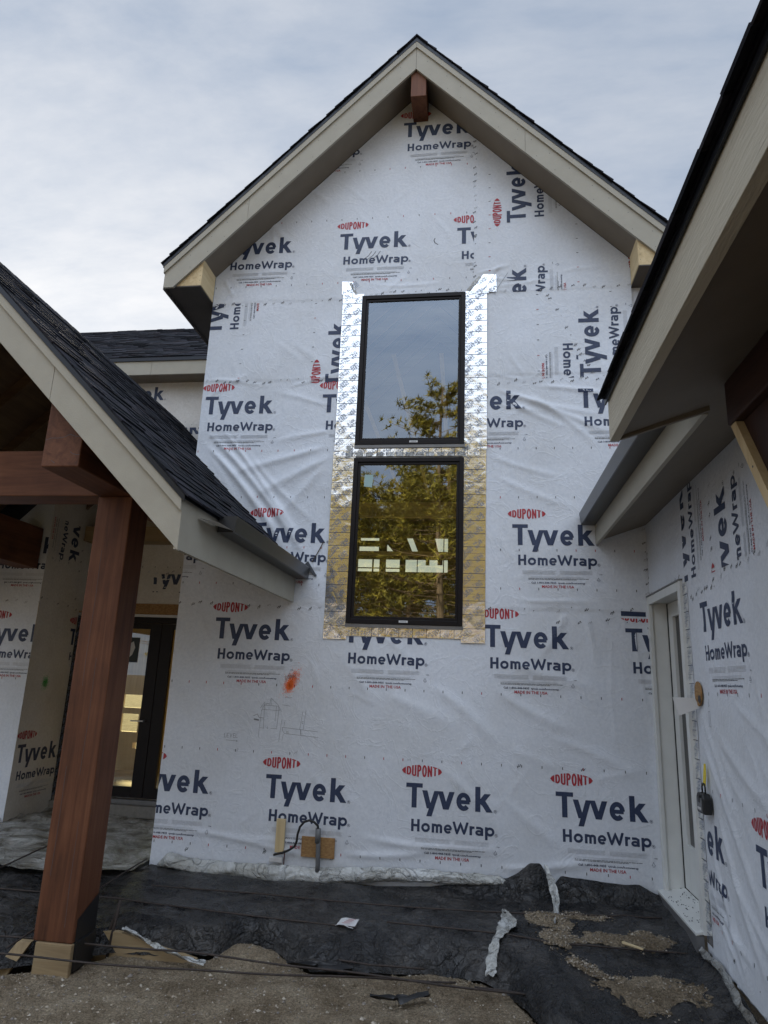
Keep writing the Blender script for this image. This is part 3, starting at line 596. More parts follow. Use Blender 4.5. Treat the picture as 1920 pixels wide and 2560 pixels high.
# ---- windows
def window(x0, z0, x1, z1, lower):
    yf = D - .040
    m = MB(); w = .046
    for a, b in (((x0, z0), (x0 + w, z1)), ((x1 - w, z0), (x1, z1)), ((x0 + w, z1 - w), (x1 - w, z1)), ((x0 + w, z0), (x1 - w, z0 + w))): m.box((a[0], yf, a[1]), (b[0], D + .06, b[1]), WINF)
    fr = m.build('window', house, ('lower' if lower else 'upper') + ' dark framed window reflecting ' + ('tall pines' if lower else 'sky and a treetop'), bevel=.003)
    m = MB(); a0, b0, a1, b1 = x0 + w + .001, z0 + w + .001, x1 - w - .001, z1 - w - .001; w2 = .026
    for a, b in (((a0, b0), (a0 + w2, b1)), ((a1 - w2, b0), (a1, b1)), ((a0 + w2, b1 - w2), (a1 - w2, b1)), ((a0 + w2, b0), (a1 - w2, b0 + w2))): m.box((a[0], yf + .012, a[1]), (b[0], D + .045, b[1]), WINF)
    m.build('sash', fr, bevel=.002)
    m = MB(); m.poly([(a0 + w2, yf + .026, b0 + w2), (a1 - w2, yf + .026, b0 + w2), (a1 - w2, yf + .026, b1 - w2), (a0 + w2, yf + .026, b1 - w2)], GLS); m.build('pane', fr)
    m = MB(); m.box((x0 - .004, yf + .006, z0 - .034), (x1 + .006, D + .01, z0 - .002), SILLM); m.build('sill', fr)
    xm = x0 + (.50 if lower else .56) * (x1 - x0) - (.02 if not lower else .0); m = MB(); m.box((xm - .043, yf - .0015, z0 + .018), (xm + .043, yf - .0002, z0 + .038), STICK)
    for k in range(9): m.box((xm - .030 + k * .0066, yf - .0022, z0 + .024), (xm - .026 + k * .0066, yf - .0016, z0 + .031), BLK)
    m.build('rating_label', fr)
    if lower: m = MB(); m.prism([(-1.170, yf + .023, 3.54), (-1.085, yf + .023, 3.53), (-1.075, yf + .023, 3.665), (-1.165, yf + .023, 3.665)], (0, .002, 0), CYAN); m.build('glass_sticker', fr)
window(*WINS[0], False); window(*WINS[1], True)
# ---- foil flashing tape
FW = 1.0
def foil(name, quad, off, parent, rows_along='v', seed=0, label=None, wl=None, prints=True):
    """quad = 4 uv corners (bl, br, tr, tl); wrinkled sheet with printed clusters"""
    wl = wl or W0; bl, br, tr, tl = [np.array(q, float) for q in quad]; lu = np.linalg.norm(br - bl); lv = np.linalg.norm(tl - bl)
    nu, nv = max(3, int(lu / .014)), max(3, int(lv / .014)); r = random.Random(seed); mb = MB()
    def P(s_, t): return bl * (1 - s_) * (1 - t) + br * s_ * (1 - t) + tr * s_ * t + tl * (1 - s_) * t
    def dd(u, v): return .0016 * fbm(u * 3 + seed, v * 3, 2, 20 + seed) * 2 + FW * .0060 * np.clip(ridged(u * 4.2 + v * 2 + seed, v * 3.6 - u * 2, 2, 30 + seed) - .38, 0, 1)
    pts = np.array([P(i / nu, j / nv) for j in range(nv + 1) for i in range(nu + 1)]); d = wl.disp(pts[:, 0], pts[:, 1]) * .3 + dd(pts[:, 0], pts[:, 1]) + off
    mb.mesh([wl.mp(u, v, x) for (u, v), x in zip(pts, d)], [(j * (nu + 1) + i, j * (nu + 1) + i + 1, (j + 1) * (nu + 1) + i + 1, (j + 1) * (nu + 1) + i) for j in range(nv) for i in range(nu)], FOIL)
    nf = len(mb.f)
    def put(q, lift, mat=BLUEP):
        a = np.array(q); x = wl.disp(a[:, 0], a[:, 1]) * .3 + dd(a[:, 0], a[:, 1]) + off + lift; mb.poly([wl.mp(u, v, y) for (u, v), y in zip(a, x)], mat)
    long_v = lv >= lu; n = int((lv if long_v else lu) / .066)
    W_ = lu if long_v else lv; ax = (tl - bl) / lv if long_v else (br - bl) / lu; cr_ = (br - bl) / lu if long_v else (tl - bl) / lv
    def Q(a, b): return bl + ax * a + cr_ * b
    for i in range(1, n + 1):
        a = i * .066
        if a > (lv if long_v else lu) - .005: break
        if i % 2: 
            for k in range(int(W_ / .02)): put([Q(a - .0012, k * .02), Q(a - .0012, min(k * .02 + .012, W_)), Q(a + .0012, min(k * .02 + .012, W_)), Q(a + .0012, k * .02)], .003, LINEP)
        else:
            kk = max(2, int(W_ / .03))
            for k in range(kk): put([Q(a - .0022, W_ * k / kk), Q(a - .0022, W_ * (k + 1) / kk), Q(a + .0022, W_ * (k + 1) / kk), Q(a + .0022, W_ * k / kk)], .003, LINEP)
    if prints:
        for i in range(n + 1):
            for b0 in ((.065 + r.uniform(-.01, .01),) if i % 2 else (.005, .165 + r.uniform(-.01, .01))):
                a0 = i * .066 + .033 + r.uniform(-.008, .008); th = R_(38)
                for k in range(-4, 5):
                    for (s0, s1) in ((-.045, -.026), (-.023, -.004), (0, .018), (.021, .042)):
                        if r.random() < .30: continue
                        s0 += r.uniform(-.004, .004); da = k * .0072; e = .0013
                        if abs(da) > .03: continue
                        def F(s_, t): return Q(a0 + s_ * math.sin(th) + t * math.cos(th), b0 + s_ * math.cos(th) - t * math.sin(th))
                        q = [F(s0, da - e), F(s1, da - e), F(s1, da + e), F(s0, da + e)]
                        bb = [(p - bl) @ cr_ for p in q]; aa = [(p - bl) @ ax for p in q]
                        if min(bb) < .002 or max(bb) > W_ - .002 or min(aa) < 0 or max(aa) > (lv if long_v else lu): continue
                        put(q, .003)
                # round emblem in the middle of each cluster
                c0 = b0 + .0; rr = .017
                if rr < c0 < W_ - rr:
                    for t in range(10):
                        t0, t1 = t * .628, t * .628 + .5; q = [Q(a0 + rr * math.sin(t0), c0 + rr * math.cos(t0)), Q(a0 + rr * math.sin(t1), c0 + rr * math.cos(t1)), Q(a0 + (rr - .003) * math.sin(t1), c0 + (rr - .003) * math.cos(t1)), Q(a0 + (rr - .003) * math.sin(t0), c0 + (rr - .003) * math.cos(t0))]
                        aa = [(p - bl) @ ax for p in q]
                        if min(aa) > 0 and max(aa) < (lv if long_v else lu): put(q, .0034)
    o = mb.build(name, parent, label); o.data.polygons.foreach_set('use_smooth', [k < nf for k in range(len(mb.f))]); return o
foil('flashing_tape', ((-1.500, 3.93), (-1.270, 3.93), (-1.270, 5.76), (-1.505, 5.76)), .010, house, seed=1)
foil('flashing_tape', ((-.170, 3.93), (.072, 3.93), (.072, 5.74), (-.170, 5.74)), .010, house, seed=2)
foil('flashing_tape', ((-1.502, 2.00), (-1.272, 2.00), (-1.272, 3.915), (-1.506, 3.915)), .010, house, seed=3)
foil('flashing_tape', ((-.170, 2.00), (.056, 2.00), (.066, 3.925), (-.170, 3.925)), .010, house, seed=4)
foil('flashing_tape', ((-1.29, 2.035), (-.15, 2.035), (-.15, 2.125), (-1.29, 2.125)), .007, house, seed=5)
foil('flashing_tape', ((-1.44, 3.865), (-.0, 3.865), (-.0, 3.965), (-1.44, 3.965)), .014, house, seed=6)
foil('flashing_tape', ((-1.520, 5.765), (-1.345, 5.70), (-1.400, 5.915), (-1.525, 5.925)), .012, house, seed=7)
foil('flashing_tape', ((-.105, 5.715), (.175, 5.72), (.170, 5.930), (.03, 5.935)), .013, house, seed=8)
foil('flashing_tape', ((-.125, 5.70), (.09, 5.705), (.09, 5.80), (-.06, 5.80)), .016, house, seed=9)
for (p, w) in (([(-1.36, 5.755), (-1.40, 5.84), (-1.43, 5.90)], .03), ([(-.13, 5.745), (-.06, 5.84), (.0, 5.91)], .035), ([(-1.39, 3.875), (-1.30, 3.885), (-.2, 3.885), (-.12, 3.875)], .045), ([(-.16, 3.93), (-.10, 3.96)], .05), ([(-1.32, 3.93), (-1.37, 3.97)], .04)):
    m = MB()
    for q in ribbon(p, w): m.poly([(u, D - .020 - .003 * math.sin(u * 60), v) for u, v in q], CPR)
    m.build('seam_tape', house, smooth=True)

# ---- roof tools
def slab_x(m, pts, y0, y1, th, mat):
    """sloping slab: pts (x,z) top line from low to high, thickness th vertical"""
    (x0, z0), (x1, z1) = pts; m.pxz([(x0, z0), (x1, z1), (x1, z1 - th), (x0, z0 - th)], y0, y1, mat)
def shingles(name, parent, eave, along, up, L_, S_, expo=.14, lim=None, seed=0, label=None, jit=1.0):
    """laminated shingles: eave point, unit vectors along the eave and up the slope"""
    r = random.Random(seed); E = Vector(eave); A = Vector(along).normalized(); U = Vector(up).normalized(); Nn = A.cross(U).normalized()
    if Nn.z < 0: Nn = -Nn
    m = MB(); n = int(S_ / expo) + 1
    for i in range(n):
        s0 = i * expo; s1 = min(s0 + expo + .05, S_); l1 = lim(s0) if lim else (0, L_)
        a = l1[0] - r.uniform(0, .012)
        while a < l1[1] - .01:
            w = r.uniform(.09, .26); b = min(a + w, l1[1] + (r.uniform(0, .012))); t = (.010 + (r.choice((0, .004, .009)) + r.uniform(0, .002)) * jit); j = r.uniform(-.006, .004) * jit; wv = .004 * math.sin(a * 3 + i)
            P = lambda x, y, h: E + A * x + U * y + Nn * h
            vs = [P(a, s0 + j, 0), P(b, s0 + j, 0), P(b, s0 + j + wv * .3, t + wv), P(a, s0 + j + wv * .3, t + wv), P(b, s1, .006), P(a, s1, .006)]
            k = r.choice((0, 0, 1, 1, 2, 3)); m.mesh(vs, [(0, 1, 2, 3), (3, 2, 4, 5), (0, 3, 5), (1, 4, 2)], SH[k])
            a = b + .001
    return m.build(name, parent, label)

# ---- main gable roof
YF = 6.103; RX, RZ = XC, 8.800                # ridge of the deck top
def gz(x, top=RZ): return top - GS * abs(x - RX)
EL, ER = -3.455, 2.0
m = MB()
for sx, xe in ((-1, EL), (1, ER)):
    m.pxz([(xe, gz(xe)), (RX, RZ), (RX, RZ - .055), (xe, gz(xe) - .055)], YF - .022, 12.6, DRIP)
deck = m.build('main_roof', house, 'steep main gable roof in charcoal shingles')
cg = math.cos(math.atan(GS)); sg = math.sin(math.atan(GS))
shingles('shingles', deck, (EL - .02, YF - .035, gz(EL - .02) + .003), (0, 1, 0), (cg, 0, sg), 6.5, (RX - EL + .02) / cg, seed=1)
shingles('shingles', deck, (ER + .02, YF - .035, gz(ER + .02) + .003), (0, 1, 0), (-cg, 0, sg), 6.5, (ER + .02 - RX) / cg, seed=2)
m = MB(); yy = YF - .04
while yy < 12.4:
    for s_ in (-1, 1): m.prism([(RX, yy, RZ + .030), (RX + s_ * .13, yy, RZ + .022 - .13 * GS), (RX + s_ * .13, yy, RZ + .006 - .13 * GS), (RX, yy, RZ + .012)], (0, .3, -.006), SH[rnd.randrange(3)])
    yy += .15
m.build('ridge_cap', deck)
m = MB()                                        # rake boards
ft, fm, fb = 8.745, 8.664, 8.372
for sx, xe in ((-1, EL + .012), (1, ER - .012)):
    z = lambda x, t: t - GS * abs(x - RX)
    m.pxz([(RX + sx * .0008, ft), (xe, z(xe, ft)), (xe, z(xe, fm)), (RX + sx * .0008, fm)], YF - .018, YF + .03, FASC)
    xb = RX + sx * ((fb - 5.70) / GS); xi = xe - sx * .012
    j1 = RX + sx * (1.82 if sx < 0 else 1.20)
    g = .0012
    m.pxz([(RX + sx * .0015, fm + .001), (j1 - sx * g, z(j1 - sx * g, fm)), (j1 - sx * g, z(j1 - sx * g, fb)), (RX + sx * .0015, fb)], YF, YF + .028, FASC)
    m.pxz([(j1 + sx * g, z(j1 + sx * g, fm)), (xi, z(xi, fm)), (xi, 5.70), (xb, 5.70), (j1 + sx * g, z(j1 + sx * g, fb))], YF, YF + .028, FASC)
for sx in (-1, 1):
    for k in range(13):
        for dz in (.07, .23):
            x = RX + sx * (.15 + k * .19 + rnd.uniform(-.03, .03)); zz = fm - GS * abs(x - RX) - dz; m.box((x - .0035, YF - .0012, zz - .0035), (x + .0035, YF - .0002, zz + .0035), BLK)
m.build('rake_board', deck, bevel=.002)
for sx, xe in ((-1, EL), (1, ER)):
    m = MB(); slab_x(m, ((RX + sx * 2.62, GT + .012 - GS * 2.62), (RX + sx * .0, GT + .012)), YF + .029, D - .012, .012, SOFF); m.build('rake_soffit', deck)
r3 = random.Random(31)
for sx, xe in ((-1, EL), (1, ER)):
    xw = XL if sx < 0 else XR
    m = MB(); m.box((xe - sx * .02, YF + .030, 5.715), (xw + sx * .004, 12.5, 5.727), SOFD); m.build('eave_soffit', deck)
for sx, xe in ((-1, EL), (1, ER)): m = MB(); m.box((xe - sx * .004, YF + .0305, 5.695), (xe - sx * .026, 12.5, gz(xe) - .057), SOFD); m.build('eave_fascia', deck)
for sx in (-1, 1):
    xw = (XL + .003) if sx < 0 else (XR - .003); xo = RX + sx * 2.60
    m = MB(); m.pxz([(xo, 5.729), (xw, 5.729), (xw, GT - GS * abs(xw - RX) - .004), (xo, GT - GS * abs(xo - RX) - .004)], YF + .031, D - .02, LUM['y'])
    for k, zz in enumerate((5.79, 5.85, 5.91)): m.tube([(xw + sx * .02, YF + .0312, zz), (xw + sx * .02, YF + .029, zz)], .004, BLK, 6)
    m.build('return_block', deck, 'bare yellow lumber closing the eave return', bevel=.003)
m = MB(); m.pxz([(-.785, 8.022), (-.612, 8.022), (-.612, GT - .11), (RX + .03, GT - .02), (RX - .03, GT - .02), (-.785, GT - .07)], YF + .032, D + .15, T['z'])
m.build('outrigger_beam', house, 'short red timber under the gable peak', bevel=.005)

# ---- back (two storey) volume at the left
YH = 8.45
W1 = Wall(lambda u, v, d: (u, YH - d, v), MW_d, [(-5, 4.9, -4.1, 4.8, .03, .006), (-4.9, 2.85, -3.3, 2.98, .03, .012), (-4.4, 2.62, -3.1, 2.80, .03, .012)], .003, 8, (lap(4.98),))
W1.sheet(-9.0, XL + .02, 2.506, 5.70, .05)
W1.sheet(-5.45, XL + .02, -.12, .06, .05); W1.sheet(-5.9, -5.25, .05, 2.51, .05)
W1.logo(-5.284, 5.430, 0, [(1, 0, XL)]); W1.logo(-4.68, 4.900, 0, [(0, 1, 5.0), (1, 0, XL)]); W1.logo(-4.37, 2.767, 0, [(0, 1, 2.905), (0, -1, -2.66), (1, 0, XL)])
W1.tape(-4.6, 5.06, -3.1, 5.06, .14); W1.ticks(-5, 4.99, -3.1, 4.99); W1.tape(-4.4, 2.93, -3.2, 2.93, .12); W1.ticks(-4.5, 3.0, -3.1, 3.0)
W1.build('rear_wall', house, 'wrapped wall behind the entry porch')
m = MB(); ye, ze = 8.17, 5.96; yr, zr = 10.80, 7.93
m.pyz([(ye, ze), (yr, zr), (13.4, ze), (13.4, ze - .03), (yr, zr - .03), (ye, ze - .03)], -9.5, XL, DRIP)
rr = m.build('rear_roof', house, 'charcoal roof of the wing behind the porch')
sl_ = math.hypot(yr - ye, zr - ze)
shingles('shingles', rr, (-9.5, ye - .015, ze), (1, 0, 0), (0, (yr - ye) / sl_, (zr - ze) / sl_), 6.48, sl_, seed=4)
m = MB(); m.box((-9.5, ye - .018, ze - .055), (XL, ye - .004, ze - .004), DRIP); m.build('drip_edge', rr)
m = MB()
for a, b in ((-9.5, -4.612), (-4.608, XL - .002)): m.box((a, ye + .0, 5.70), (b, ye + .028, ze - .034), FASC)
m.build('eave_fascia', rr); m = MB(); m.box((-9.5, ye + .029, 5.702), (XL - .002, YH + .03, 5.714), SOFF); m.build('eave_soffit', rr)
m = MB(); m.box((-9.0, YH + .1, -.2), (-7.3, 12.6, 5.68), DARKP); m.build('rear_core', house)

# ---- wing wall and return beside the entry
W2 = Wall(lambda u, v, d: (u, 7.5 - d, v), MW, [(-5.7, 2.6, -5.3, 2.2, .03, .006), (-6, 2.4, -5.3, 2.35, .03, .006)], .003, 13, (lap(2.40),))
W2.sheet(-9, -5.27, -.12, 5.6, .04); W2.logo(-5.918, 1.918, 0, [(1, 0, -5.272)]); W2.tape(-6.4, 2.42, -5.3, 2.40, .12); W2.ticks(-6.3, 2.62, -5.3, 2.62); W2.ticks(-6.3, 1.49, -5.3, 1.49); W2.logo(-5.95, 2.99, 0, [(1, 0, -5.272)])
W2.build('wing_wall', house, 'wrapped wing wall at the far left')
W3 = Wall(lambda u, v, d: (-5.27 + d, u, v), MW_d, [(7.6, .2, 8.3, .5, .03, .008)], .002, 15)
W3.sheet(7.5, 8.45, -.12, 5.0, .03); W3.logo(7.55, .545, 0, [(1, 0, 8.34)], sc=.98); W3.logo(7.95, 3.751, -90, [(0, 1, 3.47), (0, -1, -2.5), (1, 0, 8.2)])
W3.tape(7.55, 2.45, 8.3, 2.40, .10); W3.tape(8.22, 3.3, 8.22, 2.5, .12); spray(W3, 7.86, 1.45, .03, .04, 900, GREEN, 8); W3.logo(8.22, 1.93, 0, [(1, 0, 8.33)])
W3.build('porch_return_wall', house, 'narrow shaded return wall beside the entry doors')
foil('flashing_tape', ((8.34, .02), (8.445, .02), (8.445, 2.38), (8.34, 2.38)), .004, house, seed=12, wl=W3, prints=True)

# ---- entry doors
m = MB(); yd = YH - .03
for a, b in (((-5.25, .10), (-5.17, 2.325)), ((-3.10, .10), (-3.03, 2.325)), ((-5.17, 2.25), (-3.10, 2.325))): m.box((a[0], yd, a[1]), (b[0], yd + .14, b[1]), WINF)
ed = m.build('entry_door', house, 'black framed double glass entry doors', bevel=.003)
for (a, b) in ((-5.165, -4.128), (-4.122, -3.105)):
    m = MB(); g0, g1 = a + .15, b - .155
    for p, q in (((a, .105), (g0, 2.245)), ((g1, .105), (b, 2.245)), ((g0, 2.175), (g1, 2.245)), ((g0, .105), (g1, .228))): m.box((p[0], yd + .03, p[1]), (q[0], yd + .08, q[1]), WINF)
    lf = m.build('door_leaf', ed, bevel=.003)
    m = MB(); m.poly([(g0, yd + .05, .228), (g1, yd + .05, .228), (g1, yd + .05, 2.175), (g0, yd + .05, 2.175)], GLD); m.build('pane', ed)
m = MB(); m.tube([(-4.21, yd + .03, 1.02), (-4.21, yd - .03, 1.02)], .012, SILLM); m.box((-4.37, yd - .036, 1.012), (-4.20, yd - .024, 1.028), STICK); m.build('lever_handle', ed, bevel=.002)
m = MB(); m.box((-4.64, yd + .044, 1.74), (-4.42, yd + .047, 2.06), simple('dark notice', (.035, .05, .055))); m.poly([(-4.54, yd + .0425, 1.80), (-4.50, yd + .0425, 1.84), (-4.47, yd + .0425, 1.93), (-4.50, yd + .0425, 2.01), (-4.55, yd + .0425, 1.98), (-4.54, yd + .0425, 1.90)], STICK); m.build('door_notice', ed)
m = MB(); m.box((-5.26, YH - .10, .045), (-3.03, YH + .1, .098), SILLM); m.box((-5.26, YH - .16, -.09), (-3.03, YH + .05, .043), CONC); m.build('door_sill', ed, bevel=.004)
m = MB()
for a, b in ((-5.26, -4.33), (-4.327, -4.10), (-4.097, -3.03)): m.box((a, YH - .012, 2.365), (b, YH + .1, 2.505), OSB)
m.build('door_header', house, 'bare strand board strip above the entry doors')
m = MB(); m.box((-5.25, YH - .03, 2.328), (-3.03, YH + .05, 2.362), STICK); m.build('head_flashing', house)

# ---- interiors seen through glass
m = MB(); m.box((-2.98, 6.62, -.05), (1.5, 12.2, -.01), RAW['x']); m.box((-7.2, 8.6, -.05), (-3.06, 12.2, -.01), LUM['x'])
m.build('interior_floor', house)
m = MB()                                         # back wall with bright openings
def wall_with_holes(m, x0, x1, z0, z1, y, th, holes, mat):
    xs = sorted({x0, x1} | {h[0] for h in holes} | {h[2] for h in holes}); zs = sorted({z0, z1} | {h[1] for h in holes} | {h[3] for h in holes})
    for a, b in zip(xs, xs[1:]):
        for c, d in zip(zs, zs[1:]):
            cx_, cz_ = (a + b) / 2, (c + d) / 2
            if any(h[0] < cx_ < h[2] and h[1] < cz_ < h[3] for h in holes): continue
            m.box((a, y, c), (b, y + th, d), mat)
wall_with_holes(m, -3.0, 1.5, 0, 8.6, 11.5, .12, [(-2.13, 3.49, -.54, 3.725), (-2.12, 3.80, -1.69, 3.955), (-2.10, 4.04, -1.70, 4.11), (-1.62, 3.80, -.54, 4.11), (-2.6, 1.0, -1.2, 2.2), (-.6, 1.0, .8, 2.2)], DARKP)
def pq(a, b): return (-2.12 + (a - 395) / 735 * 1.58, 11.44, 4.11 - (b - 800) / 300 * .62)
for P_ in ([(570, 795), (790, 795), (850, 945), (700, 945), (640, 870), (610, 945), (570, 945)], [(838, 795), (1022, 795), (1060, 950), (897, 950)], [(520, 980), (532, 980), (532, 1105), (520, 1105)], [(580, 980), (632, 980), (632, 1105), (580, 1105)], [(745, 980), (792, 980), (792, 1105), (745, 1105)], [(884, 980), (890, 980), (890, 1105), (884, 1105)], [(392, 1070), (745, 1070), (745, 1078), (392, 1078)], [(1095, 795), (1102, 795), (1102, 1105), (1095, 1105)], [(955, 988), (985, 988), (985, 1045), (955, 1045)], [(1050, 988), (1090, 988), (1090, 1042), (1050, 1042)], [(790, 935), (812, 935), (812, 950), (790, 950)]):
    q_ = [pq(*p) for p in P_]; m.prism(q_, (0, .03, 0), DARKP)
m.build('interior_wall', house)
m = MB(); wall_with_holes(m, -7.2, -3.06, 0, 3.2, 11.5, .12, [(-6.2, 1.02, -5.75, 1.24), (-6.2, .62, -5.85, .92), (-5.9, .35, -5.7, .45), (-5.35, .3, -4.2, 2.3)], LUM['z']); m.build('interior_wall', house)
m = MB(); m.box((-5.3, 8.6, 2.75), (-3.06, 12.0, 2.8), RAW['y']); m.box((-7.2, 8.6, 0), (-7.15, 12, 2.8), LUM['z']); m.box((-7.2, 8.6, 2.75), (-5.3, 12.0, 2.8), RAW['y']); m.box((-3.06, 8.6, 0), (-3.0, 12, 2.8), LUM['z']); m.build('interior_ceiling', house)
for k in range(11):
    y = 6.9 + k * .45; m = MB(); m.pxz([(-2.9, 5.9), (RX, 8.05), (1.44, 5.9), (1.44, 5.72), (RX, 7.85), (-2.9, 5.72)], y, y + .04, LUM['x']); m.build('rafter', house)
m = MB(); m.box((-2.95, 10.6, 4.25), (1.45, 10.7, 4.50), LUM['x']); m.box((-2.95, 11.1, 3.715), (1.45, 11.2, 3.775), LUM['x'])
for a, b, c, d in ((-2.3, 8.3, -1.8, 4.6), (-1.7, 8.1, -1.3, 4.6), (-1.1, 8.2, -.85, 4.6), (-.5, 8.2, -.5, 4.6)): m.prism([(a, 7.6, 5.6), (a + .05, 7.6, 5.6), (c + .05, 10.5, d), (c, 10.5, d)], (0, .04, .02), LUM['y'])
m.build('interior_framing', house)

# ================================================================= entry porch (left)
PX, PZ, PS = -4.145, 5.015, .985                 # ridge, slope
PY = 3.81; PE = -1.80; PEL = 2 * PX - PE
def pz(x, t=PZ): return t - PS * abs(x - PX)
m = MB()
poly = lambda s_: None
YB = YH - .01
# right slope: deck stops at the bay wall for x > XL
for xa, xb, y1 in ((PX, XL - .002, YB), (XL - .002, PE, D - .03)):
    m.prism([(xa, PY - .015, pz(xa) - .02), (xb, PY - .015, pz(xb) - .02), (xb, PY - .015, pz(xb) - .05), (xa, PY - .015, pz(xa) - .05)], (0, y1 - PY + .015, 0), DRIP)
m.prism([(PX, PY - .015, PZ - .02), (PEL, PY - .015, pz(PEL) - .02), (PEL, PY - .015, pz(PEL) - .05), (PX, PY - .015, PZ - .05)], (0, YB - PY, 0), DRIP)
pr = m.build('porch_roof', house, 'steep charcoal shingled roof over the entry porch')
cp = math.cos(math.atan(PS)); sp = math.sin(math.atan(PS)); SL = (PE - PX) / cp
def plim(s_):
    x = PE - s_ * cp; return (0, (YB if x < XL else D - .035) - PY + .03)
shingles('shingles', pr, (PE + .02, PY - .03, pz(PE + .02) - .018), (0, 1, 0), (-cp, 0, sp), 4.7, SL, lim=plim, seed=6, expo=.118, jit=.8)
shingles('shingles', pr, (PEL - .02, PY - .03, pz(PEL - .02) - .018), (0, 1, 0), (cp, 0, sp), 4.6, SL, seed=7)
m = MB(); yy = PY - .04
while yy < YB - .3:
    for s_ in (-1, 1): m.prism([(PX, yy, PZ + .018), (PX + s_ * .13, yy, PZ + .008 - .13 * PS), (PX + s_ * .13, yy, PZ - .010 - .13 * PS), (PX, yy, PZ - .002)], (0, .3, -.006), SH[rnd.randrange(3)])
    yy += .15
m.build('ridge_cap', pr)
m = MB()
t0, t1, t2 = pz(-1.835, 0) , 0, 0
# trim / main rake boards: lines measured at x=-1.83 (z 2.675, 2.598, 2.345)
def rl(x, z183): return z183 + PS * (2.315 - abs(x - PX))
for sx in (1, -1):
    xe = PX + sx * 2.322; xr = PX + sx * .0008
    m.pxz([(xr, rl(xr, 2.665)), (xe, rl(xe, 2.665)), (xe, rl(xe, 2.590)), (xr, rl(xr, 2.590))], PY - .018, PY + .03, FASC)
    jx = PX + sx * 1.30; g = .0012
    m.pxz([(xr, rl(xr, 2.591)), (jx - sx * g, rl(jx - sx * g, 2.591)), (jx - sx * g, rl(jx - sx * g, 2.345)), (xr, rl(xr, 2.345))], PY, PY + .028, FASC)
    m.pxz([(jx + sx * g, rl(jx + sx * g, 2.591)), (xe, rl(xe, 2.591)), (xe, rl(xe, 2.345)), (jx + sx * g, rl(jx + sx * g, 2.345))], PY, PY + .028, FASC)
m.build('rake_board', pr, bevel=.002)
m = MB()                                          # dark metal drip edge along the rake, gently proud
for sx in (1, -1):
    xe = PX + sx * 2.345; m.pxz([(PX, rl(PX, 2.668)), (xe, rl(xe, 2.668)), (xe, rl(xe, 2.712)), (PX, rl(PX, 2.712))], PY - .028, PY - .019, DRIP)
m.build('drip_edge', pr)
for sx in (1, -1):
    xe = PX + sx * 2.323; m = MB(); m.box((xe, PY + .003, 2.345), (xe - sx * .028, (D - .012) if sx > 0 else 7.49, 2.672), FASC); m.build('eave_fascia', pr)
# gutter along the right eave
def gutter(m, xin, xout, y0, y1, zt, h):
    s_ = 1 if xout > xin else -1; w = abs(xout - xin); t = .004
    prof = [(0, zt), (0, zt - h), (w * .86, zt - h), (w * .90, zt - h + .006), (w, zt - .012), (w, zt), (w - .014, zt), (w - .014, zt - .008), (w - t, zt - .009), (w * .88 - t, zt - h + t), (t, zt - h + t), (t, zt)]
    pts = [(xin + s_ * a, b) for a, b in prof]
    for i in range(len(pts) - 1):
        (a, b), (c, d) = pts[i], pts[i + 1]; m.poly([(a, y0, b), (c, y0, d), (c, y1, d), (a, y1, b)], GUT)
    for y in (y0, y1): m.pxz([(xin, zt), (xin, zt - h), (xin + s_ * w * .86, zt - h), (xin + s_ * w * .90, zt - h + .006), (xin + s_ * w, zt - .012), (xin + s_ * w, zt)], y, y + .002, GUT)
m = MB(); gutter(m, PE - .005, -1.672, 4.36, D - .03, 2.690, .115); m.build('gutter', pr, 'short bronze gutter at the porch eave')
m = MB(); m.poly([(-1.815, 4.05, 2.60), (-1.70, 4.10, 2.585), (-1.69, 4.36, 2.585), (-1.815, 4.36, 2.62)], STICK); m.build('metal_flashing', pr)
# porch ceiling framing
for k in range(8):
    y = PY + .12 + k * .60; m = MB()
    for sx in (1, -1):
        xe = PX + sx * 2.28
        if sx > 0 and y > D - .1: xe = XL - .03
        if sx < 0 and y > 7.4: xe = -5.25
        m.pxz([(PX, PZ - .052), (xe, pz(xe) - .052), (xe, pz(xe) - .21), (PX, PZ - .21)], y, y + .04, PW['x'])
    m.build('rafter', pr)
for sx in (1, -1):
    x1 = XL - .04 if sx > 0 else -5.24
    m = MB(); m.pxz([(PX, PZ - .0505), (x1, pz(x1) - .0505), (x1, pz(x1) - .0515 - .004), (PX, PZ - .0555)], PY + .03, 8.4, PW['y']); m.build('roof_sheathing', pr)
m = MB(); m.pxz([(XL - .04, pz(XL - .04) - .0505), (PE - .03, pz(PE - .03) - .0505), (PE - .03, pz(PE - .03) - .0555), (XL - .04, pz(XL - .04) - .0555)], PY + .03, D - .035, PW['y']); m.build('roof_sheathing', pr)
m = MB(); m.box((PX - .02, PY + .04, PZ - .45), (PX + .02, 8.4, PZ - .06), RAW['y']); m.build('ridge_board', pr)
m = MB()
m.box((-5.26, 8.2, 3.3), (-3.05, 8.42, 3.5), RAW['x']); m.build('ledger', pr)
